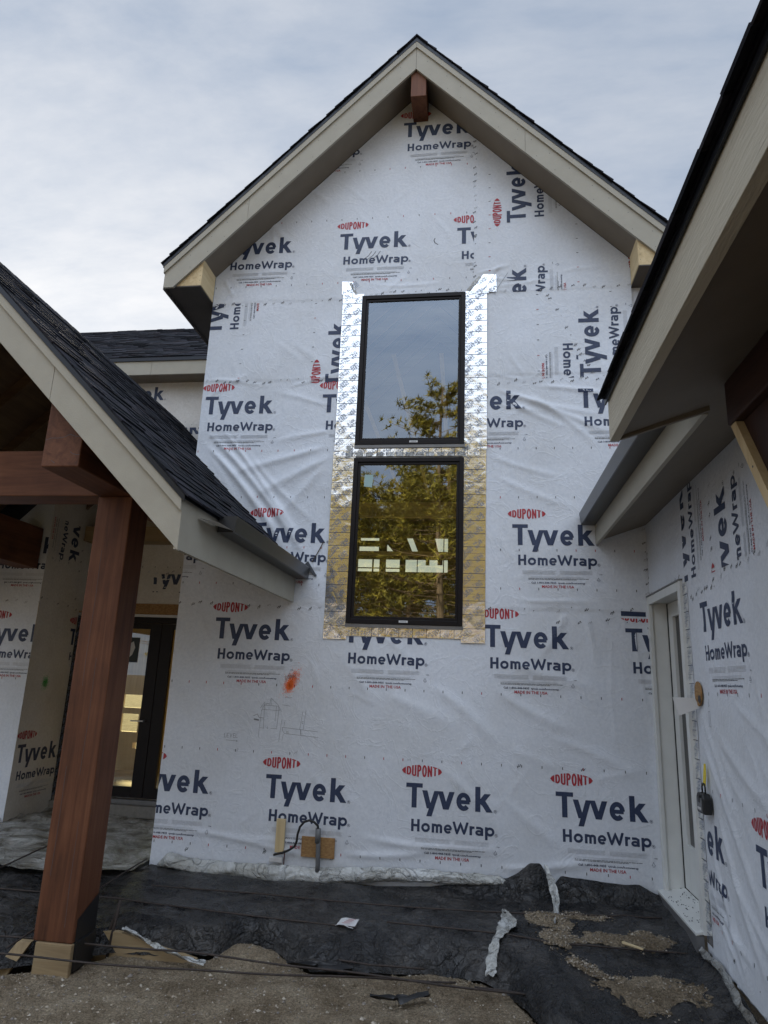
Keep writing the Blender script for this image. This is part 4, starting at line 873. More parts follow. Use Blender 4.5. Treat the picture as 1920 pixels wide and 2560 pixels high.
# timber frame
m = MB(); m.box((-2.931, 3.95, 2.925), (-2.655, D - .03, 3.50), T['y']); pb = m.build('porch_beam', house, 'checked red timber beam end above the post', bevel=.008)
def crack(pts, w=.003):
    m = MB()
    for q in ribbon(pts, w): m.poly([(u, 3.9487, v) for u, v in q], BLK)
    m.build('wood_check', pb)
crack([(-2.925, 3.115), (-2.88, 3.13), (-2.84, 3.128), (-2.79, 3.135), (-2.75, 3.155), (-2.71, 3.14), (-2.66, 3.138)]); crack([(-2.73, 3.03), (-2.71, 3.015), (-2.68, 3.008), (-2.66, 3.008)]); crack([(-2.86, 2.97), (-2.83, 2.95)])
m = MB(); m.box((-5.64, 3.95, 2.80), (-5.36, 7.49, 3.30), T['y']); m.build('porch_beam', house, bevel=.008)
m = MB(); m.box((-5.355, 4.680, 2.927), (-2.935, 4.945, 3.305), T['x']); m.build('cross_beam', house, 'horizontal red timber tying the porch posts', bevel=.008)
def post(x0, x1):
    m = MB(); m.box((x0, 4.677, -.145), (x1, 4.947, 2.924), T['z']); p = m.build('porch_post', house, 'heavy red stained timber post on a pier' if x0 > -4 else None, bevel=.008)
    m = MB(); xs = x1 + .002
    m.poly([(xs, 4.702, -.38), (xs, 4.950, -.38), (xs, 4.950, .10), (xs, 4.702, -.005)], RUB)
    m.prism([(x1 - .01, 4.70, -.31), (x1 + .02, 4.70, -.31), (x1 + .02, 4.94, -.31), (x1 - .01, 4.94, -.31)], (0, 0, .17), RUB); m.build('moisture_wrap', p)
post(-2.931, -2.647)
pst = [o for o in house.children if o.name.startswith('porch_post')][0]
for pts in ([(-2.84, 2.5), (-2.835, 2.1), (-2.842, 1.75), (-2.838, 1.5)], [(-2.76, 1.7), (-2.755, 1.3), (-2.762, .9)], [(-2.87, .95), (-2.866, .5), (-2.872, .25)], [(-2.72, .6), (-2.722, .2), (-2.716, -.05)]):
    m = MB()
    for q in ribbon(pts, .0022): m.poly([(u, 4.6757, v) for u, v in q], BLK)
    m.build('wood_check', pst)
post(-5.643, -5.359)
m = MB(); m.box((-2.90, 4.662, -.36), (-2.640, 4.70, -.146), RAW['x']); m.build('post_footing_form', house, 'pale wooden form under the post', bevel=.006)

# ================================================================= right wing
WX = 1.563
rf = [(-5.35, 1.3, -4.2, .3, .04, .010), (-5.3, 1.5, -4.5, .7, .035, .008), (-5.1, .9, -4.3, -.02, .04, .012), (-5.25, .6, -4.7, .0, .035, .010), (-5.0, 1.4, -3.9, .9, .05, .010), (-4.9, .6, -4.1, .1, .03, .008), (-4.6, 1.6, -3.8, 1.2, .04, .008), (-5.3, .35, -4.9, .02, .02, .008), (-6.4, 3.0, -5.9, 2.6, .02, .004), (-5.2, .25, -4.5, .1, .03, .01)]
for i in range(26):
    a = r2.uniform(-5.3, -3.2); b = r2.uniform(0, 2.6); an = R_(-50 + r2.uniform(-20, 20)); l = r2.uniform(.3, .8); rf.append((a, b, a + l * math.cos(an), b + l * math.sin(an), r2.uniform(.015, .04), r2.uniform(.002, .006)))
W4 = Wall(lambda u, v, d: (WX - d, -u, v), MW, rf, .0022, 23, (lap(2.40, .003),))
DY0, DY1, DZ0, DZ1 = -6.485, -5.445, .02, 2.46
W4.sheet(-6.499, -2.6, -.12, 3.165, .0175, (), [(DY0 + .01, -.2, DY1 - .01, DZ1 - .01)], edge=lambda u: .03 * fbm(u * 5, u * 0, 3, 19) + .035)
W4.logo(-5.064, 2.033, 0, [(0, 1, 2.262)]); W4.logo(-5.281, 2.385, 90, [(-1, 0, 5.37)]); W4.logo(-4.415, 2.151, 90, [(0, -1, -2.41)])
W4.logo(-5.742, .560, 0, [(-1, 0, 5.30)]); W4.logo(-4.420, .590); W4.logo(-3.75, 2.033)
W4.ticks(-5.2, 1.615, -3.0, 1.615); W4.ticks(-5.1, .98, -3.0, .98); W4.ticks(-5.3, .13, -3.0, .13); W4.tape(-5.25, 2.31, -4.75, 2.33, .06); W4.tape(-4.75, 2.33, -4.7, 3.0, .10); W4.tape(-4.6, 2.38, -3.4, 2.42, .09)
W4.tape(-6.49, 3.0, -6.49, 2.5, .10); W4.tape(-6.4, 2.49, -5.5, 2.49, .12); W4.tape(-5.2, .03, -3.5, .02, .3)
W4.strokes([([(-5.06, 1.50), (-5.03, 1.50), (-5.025, 1.40), (-5.055, 1.40), (-5.06, 1.50)], .003), ([(-5.05, 1.56), (-5.03, 1.54), (-5.05, 1.53), (-5.03, 1.58)], .003)], PENC)
sw_ = W4.build('side_wall', house, 'wrapped right side wall with small entry door')
foil('flashing_tape', ((-5.448, -.03), (-5.33, -.03), (-5.33, 2.44), (-5.448, 2.44)), .004, house, seed=14, wl=W4)
# side door: casing, jamb, slab
m = MB(); xo = WX - .028
m.box((xo, 6.495, DZ0), (WX + .004, 6.43, 2.462), WHITE); m.box((xo, 5.512, DZ0 - .01), (WX + .004, 5.437, 2.462), WHITE); m.box((xo, 5.5125, 2.39), (WX + .004, 6.4295, 2.462), WHITE)
sd = m.build('side_door', house, 'white side door with a narrow glass light', bevel=.003)
m = MB(); m.box((WX + .0045, 6.49, DZ0), (WX + .17, 6.445, 2.43), WHITE); m.box((WX + .0045, 5.50, DZ0), (WX + .17, 5.455, 2.43), WHITE); m.box((WX + .0045, 5.5005, 2.405), (WX + .17, 6.4445, 2.44), WHITE); m.build('jamb', sd, bevel=.002)
m = MB(); m.box((xo - .006, 5.43, 2.4625), (WX + .004, 6.498, 2.475), SILLM); m.build('drip_cap', sd)
xs0 = WX + .135
m = MB(); ya, yb_, gz0, gz1 = 6.428, 5.508, .42, 2.27; gl0, gl1 = 6.275, 5.70
for a, b in (((ya, .065), (gl0, 2.398)), ((gl1, .065), (yb_, 2.398)), ((gl0, gz1), (gl1, 2.398)), ((gl0, .065), (gl1, gz0))): m.box((xs0, a[0], a[1]), (xs0 + .044, b[0], b[1]), WHITE)
m.box((xs0 - .006, gl0 + .02, gz0 - .02), (xs0, gl0, gz1 + .02), WHITE); m.box((xs0 - .006, gl1, gz0 - .02), (xs0, gl1 - .02, gz1 + .02), WHITE); m.box((xs0 - .006, gl0, gz0 - .02), (xs0, gl1, gz0), WHITE); m.box((xs0 - .006, gl0, gz1), (xs0, gl1, gz1 + .02), WHITE)
m.build('door_leaf', sd, bevel=.002)
m = MB(); m.poly([(xs0 + .02, gl0, gz0), (xs0 + .02, gl1, gz0), (xs0 + .02, gl1, gz1), (xs0 + .02, gl0, gz1)], simple('smoky door light', (.03, .028, .03), None, .15)); m.build('pane', sd)
m = MB(); m.box((xs0 - .006, 6.4445, .02), (xs0 + .03, 6.4290, 2.40), RUB); m.build('weatherstrip', sd)
m = MB(); m.prism([(WX - .075, 5.46, -.002), (WX - .075, 6.492, -.002), (xs0, 6.492, .040), (xs0, 5.46, .040)], (0, 0, .018), WHITE); m.box((WX - .072, 5.465, -.115), (WX - .02, 6.49, -.004), SILLM)
for k in range(60): 
    a, b = rnd.uniform(WX - .06, xs0 - .02), rnd.uniform(5.5, 6.45); m.box((a, b, .02 + (a - WX + .075) * .2), (a + rnd.uniform(.002, .008), b + rnd.uniform(.004, .02), .0235 + (a - WX + .075) * .2), BLK)
m.build('threshold', sd, 'white scuffed threshold over a grey metal edge', bevel=.002)
m = MB(); m.box((WX + .02, 6.6, -.12), (WX + .6, 6.45, 0.0), CONC); m.box((WX + .3, 5.4, 0), (WX + .32, 6.6, 2.5), DARKP); m.build('side_core', house)
# roof: one plane rising to the right
RS = .36
def rz(x): return 3.060 + RS * (x - .60)
m = MB()
m.pxz([(.625, rz(.625)), (5.0, rz(5.0)), (5.0, rz(5) - .02), (.625, rz(.625) - .02)], -5.5, 3.305, DRIP); m.pxz([(1.06, rz(1.06)), (5.0, rz(5.0)), (5.0, rz(5) - .03), (1.06, rz(1.06) - .03)], 3.305, D - .012, DRIP)  # near end lengthened out of view to cut sky light from the right
sr = m.build('side_roof', house, 'low sloping roof at the right with deep overhang')
cs = 1 / math.hypot(1, RS); shingles('shingles', sr, (.600, -.6, rz(.600) - .004), (0, 1, 0), (cs, 0, RS * cs), 3.93, .5, seed=9, expo=.14, jit=.35); shingles('shingles', sr, (1.04, 3.33, rz(1.04) + .002), (0, 1, 0), (cs, 0, RS * cs), 3.14, 3.9, seed=10); shingles('shingles', sr, (1.05, -.6, rz(1.05) + .002), (0, 1, 0), (cs, 0, RS * cs), 3.93, 3.9, seed=16)
m = MB(); m.box((.632, -5.5, 3.022), (.640, 3.312, rz(.640) - .022), DRIP); m.build('drip_edge', sr)
m = MB()
for a, b in ((-5.5, 1.148), (1.152, 3.29)): m.box((.645, a, 2.815), (.690, b, rz(.645) - .034), FASG)
m.build('eave_fascia', sr, 'wood grained eave board close overhead at the right', bevel=.002)
m = MB(); m.box((1.098, 3.3015, 2.957), (1.126, D - .012, rz(1.098) - .034), FASC); m.build('eave_fascia', sr, bevel=.002)
m = MB(); m.pxz([(.691, 2.822 - 0), (1.127, 2.822 + RS * .436 - .01), (1.127, rz(1.127) - .034), (.691, rz(.691) - .034)], 3.275, 3.300, SOFF); m.build('end_board', sr)
def sz(x): return 2.842 + RS * (x - .69) - .004
m = MB(); m.pxz([(.691, sz(.691)), (5, sz(5)), (5, sz(5) + .012), (.691, sz(.691) + .012)], -5.5, 3.274, SOFF); m.pxz([(1.127, sz(1.127) - .0), (5, sz(5)), (5, sz(5) + .012), (1.127, sz(1.127) + .012)], 3.2745, D - .012, SOFF); m.build('eave_soffit', sr)
m = MB(); gutter(m, 1.097, .952, 3.315, D - .03, 3.262, .118); m.build('gutter', sr, 'long bronze gutter on the right hand eave')
m = MB(); m.box((1.10, -5.5, 2.775), (1.36, 3.0, sz(1.1) - .002), T_SHADE['y']); m.build('side_beam', house, 'shade toned timber beam under the right overhang', bevel=.008)
m = MB(); m.pyz([(2.93, 2.772), (2.05, 1.38), (1.60, 1.38), (1.60, 2.772)], 1.14, 1.33, T_SHADE['z']); m.build('knee_brace', house, bevel=.006)
m = MB(); m.pyz([(2.99, 2.772), (2.10, 1.36), (2.052, 1.375), (2.932, 2.772)], 1.11, 1.20, LUM['z']); m.tube([(1.109, 2.80, 2.52), (1.11, 2.80, 2.52)], .006, BLK, 6); m.build('brace_lumber', house, 'yellow two by four along the brace', bevel=.003)
m = MB(); m.box((4.9, -5.5, -.3), (5.0, 6.4, 5.0), MW); m.build('added_light_block_wall', house)  # unseen wall, added to block sky light coming from the right
m = MB(); m.box((1.10, 1.5, -.34), (1.36, 1.76, 2.772), T['z']); m.build('side_post', house, bevel=.008)

# ================================================================= GROUND
def lin(x, pts): return np.interp(x, [p[0] for p in pts], [p[1] for p in pts])
YBN = [(-9, 4.40), (-3.4, 4.42), (-3.02, 4.62), (-2.68, 4.86), (-2.5, 5.0), (-2.06, 5.06), (-1.84, 5.12), (-1.65, 5.30), (-1.4, 5.24), (-1.12, 5.02), (-.62, 5.08), (-.15, 5.19), (.05, 5.13), (.2, 5.03), (.28, 4.86), (.36, 4.62), (.42, 4.30), (.48, 3.8), (.56, 2.6), (.62, 2.0), (1.56, 2.0)]
CRE = [(-9, 4.75), (-2.7, 5.0), (-2.0, 5.10), (-1.64, 5.40), (-1.09, 5.36), (-.56, 5.42), (-.13, 5.42), (.2, 5.34), (.40, 5.10), (.60, 4.6), (.70, 2.0), (1.6, 2.0)]
def yb(x): return lin(x, YBN) + .05 * fbm(np.asarray(x) * 3.5, np.asarray(x) * 0 + 2, 3, 41)
def zsheet(x, y, w=True):
    x = np.asarray(x, float); y = np.asarray(y, float)
    top = -.115 - .03 * np.clip((6.4 - y), 0, 3)
    right = np.clip((x - .30) / .35, 0, 1); right = right * right * (3 - 2 * right)
    top = top - right * .045 * np.clip(5.6 - y, 0, 3) + .035 * np.exp(-((x - .47 - .06 * np.sin(y * 3)) / .12) ** 2) * np.clip((5.6 - y) * 2, 0, 1)
    b = yb(x); c = np.maximum(lin(x, CRE), b + .10); t = np.clip((c - y) / (c - b), 0, 1.3)
    drop = (-.315 - top) * (t ** 1.6) * np.clip((.60 - x) / .25, 0, 1)
    z = top + drop
    z = z + .020 * ridged(x * 1.1 - y * .7, y * 1.9 + x * .5, 2, 88) * np.clip((6.35 - y) * 3, 0, 1)
    if w:
        z = z + .014 * fbm(x * 1.7, y * 1.7, 3, 60) * 2 + .022 * ridged(x * 2.3 + y * .8, y * 2.6, 3, 61) + .010 * ridged(x * 6 + 2 * vnoise(x, y, 4), y * 7, 3, 62)
        z = z + .014 * np.clip(t, 0, 1) * ridged(x * 9 + 3, y * 1.6, 2, 63)
    return z
def zdirt(x, y):
    x = np.asarray(x, float); y = np.asarray(y, float)
    b = lin(x, YBN); cov = np.clip((y - b) / .12, 0, 1)
    z = -.315 + .025 * fbm(x * .9, y * .9, 3, 70) + .032 * fbm(x * 3.2, y * 3.2, 4, 71) + .007 * ridged(x * 14, y * 14, 3, 72) + .012 * np.abs(fbm(x * 9, y * 9, 3, 74)) + .004 * fbm(x * 60, y * 60, 2, 73)
    z = z + .075 * np.exp(-(((x + 1.62) / .22) ** 2 + ((y - 5.22) / .13) ** 2)) + .06 * np.exp(-(((x + .25) / .42) ** 2 + ((y - 5.05) / .14) ** 2)) - .025 * np.clip(5.0 - y, 0, 1)
    return z * (1 - cov) + (-.42) * cov
NX, NY = 420, 300; xs_ = np.linspace(-6, 2.2, NX); ys_ = np.linspace(2.4, 6.2, NY); G, H = np.meshgrid(xs_, ys_); Z = zdirt(G, H)
ed_ = np.minimum.reduce([(G + 6) / .4, (2.2 - G) / .4, (H - 2.4) / .4, (6.2 - H) / .2]); ed_ = np.clip(ed_, 0, 1); Z = Z * ed_ + (-.36) * (1 - ed_)
m = MB(); m.mesh(np.stack([G.ravel(), H.ravel(), Z.ravel()], 1), [(j * NX + i, j * NX + i + 1, (j + 1) * NX + i + 1, (j + 1) * NX + i) for j in range(NY - 1) for i in range(NX - 1)], DIRT)
B = 900
for (a, b, c, d) in ((-B, -B, B, 2.4), (-B, 6.2, B, B), (-B, 2.4, -6, 6.2), (2.2, 2.4, B, 6.2)): m.poly([(a, b, -.36), (c, b, -.36), (c, d, -.36), (a, d, -.36)], DIRT)
meta(m.build('ground', smooth=True), 'brown sandy gravel ground in front of the house', kind='structure')

# black sheeting
def bps(): 
    TOP = [(-9, -.10), (-3.0, -.10), (-2.0, -.17), (-1.2, -.15), (-.4, -.09), (.02, -.02), (.25, .02), (.34, .07), (.44, .155), (.53, .155), (.58, .06), (.64, .00), (.70, .07), (.80, .065), (1.02, .045), (1.34, .045), (1.45, .0), (1.54, -.03)]
    xs = np.concatenate([np.linspace(-9, -4.2, 80), np.linspace(-4.18, 1.545, 330)]); tt = np.concatenate([np.linspace(0, .3, 36), np.linspace(.31, .975, 110), np.linspace(.98, 1, 6)])
    V = []; 
    for x in xs:
        y0 = float(yb(x)); y1 = 6.44 if x > -3.03 else 6.42; ys = y0 + (y1 - y0) * tt; z = zsheet(np.full_like(ys, x), ys)
        z = z + .07 * np.clip((x - 1.40) / .14, 0, 1) * np.clip((ys - 2.6) / .1, 0, 1)
        if x > -3.0:
            zt = float(lin(x, TOP)) + .008 * float(fbm(x * 9, 0, 2, 77)); k = np.clip((ys - 6.30) / .14, 0, 1) ** 2; z = z * (1 - k) + zt * k; ys = ys + np.where(k > 0, .03 * k, 0)
            if zt > -.05: ys = ys - .035 * np.exp(-((k - .6) / .3) ** 2)
        V += [(x, a, b) for a, b in zip(ys, z)]
    n = len(tt); m = MB(); m.mesh(V, [(i * n + j, (i + 1) * n + j, (i + 1) * n + j + 1, i * n + j + 1) for i in range(len(xs) - 1) for j in range(n - 1)], BPL)
    meta(m.build('plastic_sheet', smooth=True), 'wrinkled black plastic sheet spread over the ground below the wall', 'plastic sheet')
bps()
# clear sheeting on the porch floor
nx, ny = 150, 110; V = []
for j in range(ny + 1):
    for i in range(nx + 1):
        s_, t = i / nx, j / ny; x = -7.4 + 4.36 * s_; y0 = 5.80 + .12 * math.sin(x * 2.1) + .35 * s_ ** 2 * .8; y = y0 + (8.33 - y0) * t
        if y > 7.44 and x < -5.30: y = 7.44
        z = -.075 + .012 * float(fbm(x * 1.5, y * 2, 3, 90)) * 2 + .035 * float(ridged(x * 1.2 + y * .9, y * 3.1 - x * .6, 4, 91)) + .012 * math.exp(-(t / .03) ** 2) + .05 * max(0, t - .93) / .07 * (1 if x < -5.0 else 0) + .03 * math.exp(-((y - 7.0 + x * .15) / .05) ** 2)
        V.append((x, y, z))
m = MB(); m.mesh(V, [(j * (nx + 1) + i, j * (nx + 1) + i + 1, (j + 1) * (nx + 1) + i + 1, (j + 1) * (nx + 1) + i) for j in range(ny) for i in range(nx)], CPL)
meta(m.build('plastic_sheet', smooth=True), 'crumpled clear plastic sheet on the porch floor before the glass doors', 'plastic sheet')
m = MB(); m.box((-9, 5.95, -.30), (-3.04, 8.28, -.13), CONC); meta(m.build('porch_slab'), 'grey slab under the clear plastic', kind='structure')
# milky roll along the wall foot
def rollz(x): return lin(x, [(-2.95, -.06), (-2.82, .01), (-2.5, -.03), (-1.4, -.02), (-.86, .03), (-.16, .035), (.2, .03), (.36, .0)])
V = []; nx, nr = 240, 14
for i in range(nx + 1):
    x = -2.93 + 3.32 * i / nx; zt = float(rollz(x)); zb = zt - .115 - .03 * math.sin(i * .02) ; zb = max(zb, -.185); rad = .055 + .035 * math.exp(-((x + 2.6) / .4) ** 2)
    taper = min(1, (x + 2.95) / .12, (.42 - x) / .25); 
    for j in range(nr + 1):
        a = math.pi * j / nr; y = D - .012 - math.sin(a) * rad * taper * (1.1 + .2 * float(fbm(x * 6, j * .5, 2, 95))) - .01; z = (zt + zb) / 2 + math.cos(a) * (zt - zb) / 2 * max(taper, .15) + .012 * float(fbm(x * 8, j * .7, 3, 96)) + .010 * float(ridged(x * 14, j * .35 + x * 2, 2, 97))
        y -= .012 * float(ridged(x * 5 + j * .4, j * .5, 3, 98)); V.append((x, y, z))
m = MB(); m.mesh(V, [(i * (nr + 1) + j, (i + 1) * (nr + 1) + j, (i + 1) * (nr + 1) + j + 1, i * (nr + 1) + j + 1) for i in range(nx) for j in range(nr)], CPR)
meta(m.build('plastic_roll', smooth=True), 'milky plastic bunched in a long roll along the foot of the gable wall', 'plastic roll')
# narrow milky edge beside the right wall
V = []; nx = 120
for i in range(nx + 1):
    y = 5.44 - 2.4 * i / nx; x0 = 1.50 + .012 * math.sin(y * 9); z0 = float(zsheet(1.46, y)) + .055
    for j in range(5): V.append((x0 - .012 + .011 * j + .004 * math.sin(i * .7 + j), y, z0 + .010 * j + .012 * float(fbm(y * 8, j, 2, 99)) + (.03 if j == 0 else 0)))
m = MB(); m.mesh(V, [(i * 5 + j, (i + 1) * 5 + j, (i + 1) * 5 + j + 1, i * 5 + j + 1) for i in range(nx) for j in range(4)], CPS)
meta(m.build('plastic_strip', smooth=True), 'thin pale plastic strip folded along the foot of the right side wall', 'plastic strip')
# torn white strips
def strip(name, pts, ws, label, mat=CPR, lift=.02, n=40):
    V = []; P = [Vector(p) for p in pts]
    for i in range(n + 1):
        t = i / n * (len(P) - 1); k = min(int(t), len(P) - 2); p = P[k].lerp(P[k + 1], t - k); d = (P[k + 1] - P[k]).normalized(); s_ = d.cross(Vector((0, 0, 1))); s_ = Vector((1, 0, 0)) if s_.length < .1 else s_.normalized()
        if s_.x < 0: s_ = -s_
        w = np.interp(t, range(len(ws)), ws) * (1 + .10 * math.sin(i * .9) + .05 * math.sin(i * 2.7))
        for j in range(5): q = p + s_ * w * (j / 4 - .5); V.append((q.x, q.y, q.z + lift + .012 * math.sin(j * 2.1 + i * .3) + .004 * math.sin(i * .9 + j)))
    m = MB(); m.mesh(V, [(i * 5 + j, (i + 1) * 5 + j, (i + 1) * 5 + j + 1, i * 5 + j + 1) for i in range(n) for j in range(4)], mat)
    return meta(m.build(name, smooth=True), label, 'plastic strip', 'torn pale plastic strips')
Zs = lambda x, y: float(zsheet(x, y))
strip('plastic_strip', [(.565, 6.40, .135), (.60, 6.33, .06), (.625, 6.22, -.06), (.61, 6.02, Zs(.61, 6.02)), (.575, 5.82, Zs(.575, 5.82))], [.03, .07, .06, .04, .02], 'crumpled white plastic strip hanging from the black peak by the wall', lift=.022)
strip('plastic_strip', [(.20, 6.02, Zs(.2, 6.02)), (.235, 5.82, Zs(.235, 5.82)), (.22, 5.66, Zs(.22, 5.66)), (.17, 5.50, Zs(.17, 5.5)), (.12, 5.32, Zs(.12, 5.32)), (.09, 5.17, Zs(.09, 5.17) + .02), (.085, 5.10, -.26)], [.02, .12, .14, .07, .06, .07, .07], 'pale plastic strip lying down the black sheet to the gravel', lift=.026, n=60)
# paper tag
m = MB(); V = []
for j in range(4):
    for i in range(5): x = -1.03 + .135 * i / 4 + .02 * j / 3; y = 5.37 + .16 * j / 3; V.append((x, y, Zs(x, y) + .022 + .008 * math.sin(i * 1.3)))
m.mesh(V, [(j * 5 + i, j * 5 + i + 1, (j + 1) * 5 + i + 1, (j + 1) * 5 + i) for j in range(3) for i in range(4)], STICK)
for k in range(4): m.poly([(-.985 + .01 * k, 5.41 + .028 * k, Zs(-.95, 5.45) + .0315), (-.925 + .01 * k, 5.41 + .028 * k, Zs(-.95, 5.45) + .033), (-.925 + .01 * k, 5.416 + .028 * k, Zs(-.95, 5.45) + .033), (-.985 + .01 * k, 5.416 + .028 * k, Zs(-.95, 5.45) + .0315)], RED)
meta(m.build('paper_tag'), 'small white paper tag with red print on the black plastic', 'paper tag')
# reinforcing bars
def bar(pts, label, r=.0065, sag=.012, follow=True):
    P = []
    for a, b in zip(pts, pts[1:]):
        n = max(2, int(math.dist(a[:2], b[:2]) / .06))
        for i in range(n): t = i / n; P.append([a[k] + (b[k] - a[k]) * t for k in range(3)])
    P.append(list(pts[-1]))
    if follow:
        zz = np.array([Zs(p[0], p[1]) for p in P]); k = np.ones(21) / 21; pad = np.pad(zz, 10, mode='edge'); sm = np.convolve(pad, k, 'valid'); 
        for p, z in zip(P, np.maximum(sm, zz - .012)): p[2] = z + sag
    else:
        for i, p in enumerate(P): p[2] += .004 * math.sin(i * .35)
    m = MB(); m.tube(P, r, REBM, 6); meta(m.build('rebar', smooth=True), label, 'rebar', 'reinforcing bars lying before the gable wall')
bar([(-6.5, 4.73, -.165), (-3.22, 4.75, -.165), (-1.91, 4.86, -.19), (-.59, 4.88, -.225), (.3, 4.92, -.26)], 'upper of two long steel bars crossing low in front of the timber post', follow=False)
bar([(-6.5, 4.55, -.19), (-3.08, 4.57, -.20), (-2.03, 4.66, -.225), (-.93, 4.86, -.245), (-.14, 4.98, -.25)], 'lower of two long steel bars resting on the gravel in front of the timber post', follow=False)
bar([(-6.2, 5.55, 0), (-2.78, 5.52, 0), (-1.95, 5.44, 0), (-.87, 5.39, 0)], 'steel bar on the black plastic passing behind the timber post')
bar([(-.67, 5.55, 0), (.16, 5.50, 0), (.54, 5.42, 0), (1.45, 5.50, 0)], 'steel bar crossing the right hand dirt patches')
bar([(-2.72, 5.94, 0), (-.93, 5.90, 0), (.02, 5.94, 0), (1.42, 6.10, 0)], 'steel bar nearest the foot of the gable wall')
bar([(-3.02, 6.43, -.05), (-2.995, 5.58, -.07), (-2.99, 4.50, -.13)], 'steel bar running from the wall corner to the timber post', follow=False)
bar([(-4.06, 6.60, -.02), (-4.03, 5.60, -.05), (-4.02, 4.7, -.12)], 'steel bar running from the clear plastic to the left of the post', follow=False)
bar([(.33, 4.90, -.25), (.16, 4.93, -.255), (-.02, 4.95, -.26)], 'short stub of steel bar poking from the gravel mound', follow=False)
bar([(-1.0, 5.14, -.245), (-.72, 5.08, -.24), (-.35, 5.10, -.235)], 'short steel bar half buried in the gravel at centre', follow=False)
for k, (x, y, dx, lab) in enumerate(((-2.62, 5.02, .075, 'leaning steel stake left of its pair beside the post'), (-2.565, 5.0, .035, 'taller upright steel stake right of its pair beside the post'))):
    m = MB(); m.tube([(x, y, -.36), (x + dx * .5, y + .02, -.16), (x + dx, y + .04, -.02 + k * .05)], .011, REBM, 7); meta(m.build('steel_stake', smooth=True), lab, 'stake', 'steel stakes at the form board')
# form boards and loose lumber
m = MB(); m.prism([(-2.70, 5.0, -.40), (-1.93, 5.05, -.40), (-1.93, 5.05, -.30), (-2.28, 5.03, -.215), (-2.50, 5.015, -.165), (-2.70, 5.0, -.165)], (-.002, .038, 0), RAW['x']); meta(m.build('form_board', bevel=.002), 'pale wooden form board peeking out under the black plastic right of the post', 'board')
m = MB(); m.prism([(-3.05, 4.70, -.165), (-2.955, 4.70, -.165), (-3.10, 4.62, -.42), (-3.22, 4.62, -.42)], (0, .038, .004), RAW['z']); meta(m.build('lumber_scrap', bevel=.003), 'leaning lumber scrap propped at the left of the post', 'lumber')
# black folded lip of sheeting beside the post with white edge
strip('plastic_strip', [(-2.47, 5.02, -.17), (-2.30, 5.00, -.215), (-2.18, 4.985, -.255), (-2.0, 4.96, -.285), (-1.82, 4.93, -.30)], [.05, .02, .035, .02, .03], 'thin white plastic edge over the form board right of the post', lift=.03)
for P, lab in (([(-1.28, 5.03, -.265), (-1.05, 5.02, -.262), (-.83, 5.05, -.262)], 'flat black plastic scrap on the gravel below the black sheet'), ([(-.66, 4.72, -.285), (-.48, 4.70, -.28), (-.30, 4.78, -.26)], 'curled black plastic scrap in the gravel at front centre')):
    o = strip('plastic_scrap', P, [.02, .07, .05], lab, RUB, .012, 16); o['category'] = 'plastic scrap'; o['group'] = 'black plastic scraps'
# dirt patches on the sheet
def patch(cx_, cy_, rx, ry, seed, label, th=.028, rot=0):
    n = 90; V = []; val = []; c, s_ = math.cos(rot), math.sin(rot)
    for j in range(n + 1):
        for i in range(n + 1):
            a, b = (i / n * 2 - 1) * 1.35, (j / n * 2 - 1) * 1.35; x = cx_ + a * rx * c - b * ry * s_; y = cy_ + a * rx * s_ + b * ry * c
            r_ = math.hypot(a, b); h = (1 - r_ + .9 * float(fbm(x * 5, y * 5, 4, seed)) + .35 * float(fbm(x * 24, y * 24, 3, seed + 3)) - .12) ; t = max(-.01, min(1, h * 1.6)) * th + .010 * float(fbm(x * 22, y * 22, 3, seed + 5)) + .006 * float(fbm(x * 70, y * 70, 2, seed + 6)); V.append((x, y, Zs(x, y) + t + .002)); val.append(h)
    F = [(j * (n + 1) + i, j * (n + 1) + i + 1, (j + 1) * (n + 1) + i + 1, (j + 1) * (n + 1) + i) for j in range(n) for i in range(n)]; F = [q for q in F if max(val[k] for k in q) > -.02 and min(V[k][0] for k in q) > -9 and max(V[k][0] for k in q) < 1.5]
    m = MB(); m.mesh(V, F, DIRT); r = random.Random(seed)
    for k in range(620):
        i = r.randrange(len(V))
        if val[i] < .02 - r.random() ** 2 * .5: continue
        pebble(m, V[i], r.uniform(.003, .010), r)
    meta(m.build('dirt_pile', smooth=True), label, 'dirt', 'dirt spilled on the black plastic')
def pebble(m, p, s_, r):
    q = [(1, 0, 0), (0, 1, 0), (-1, 0, 0), (0, -1, 0), (0, 0, 1), (0, 0, -1)]; a = r.uniform(0, 3); c, sn = math.cos(a), math.sin(a); k = [r.uniform(.6, 1.3) * s_ for _ in q]
    V = [(p[0] + (x * c - y * sn) * w, p[1] + (x * sn + y * c) * w, p[2] + z * w * .7 + s_ * .2) for (x, y, z), w in zip(q, k)]
    m.mesh(V, [(0, 1, 4), (1, 2, 4), (2, 3, 4), (3, 0, 4), (1, 0, 5), (2, 1, 5), (3, 2, 5), (0, 3, 5)], r.choice(PEB) if r.random() < .5 else DIRT)
patch(.56, 5.98, .15, .16, 201, 'dirt clump on the black plastic just below the hanging white strip')
patch(.80, 6.03, .22, .07, 202, 'thin dirt smear on the black plastic near the side door step', .015)
patch(.58, 5.55, .12, .25, 203, 'narrow dirt trail down the black plastic hump')
patch(1.02, 5.62, .32, .12, 204, 'long dirt patch crossed by a steel bar in front of the side door', .02)
patch(1.10, 4.95, .30, .24, 205, 'largest round dirt patch on the black plastic at lower right', .03)
patch(.74, 5.12, .16, .06, 206, 'small dirt streak left of the largest dirt patch', .012, -.6)
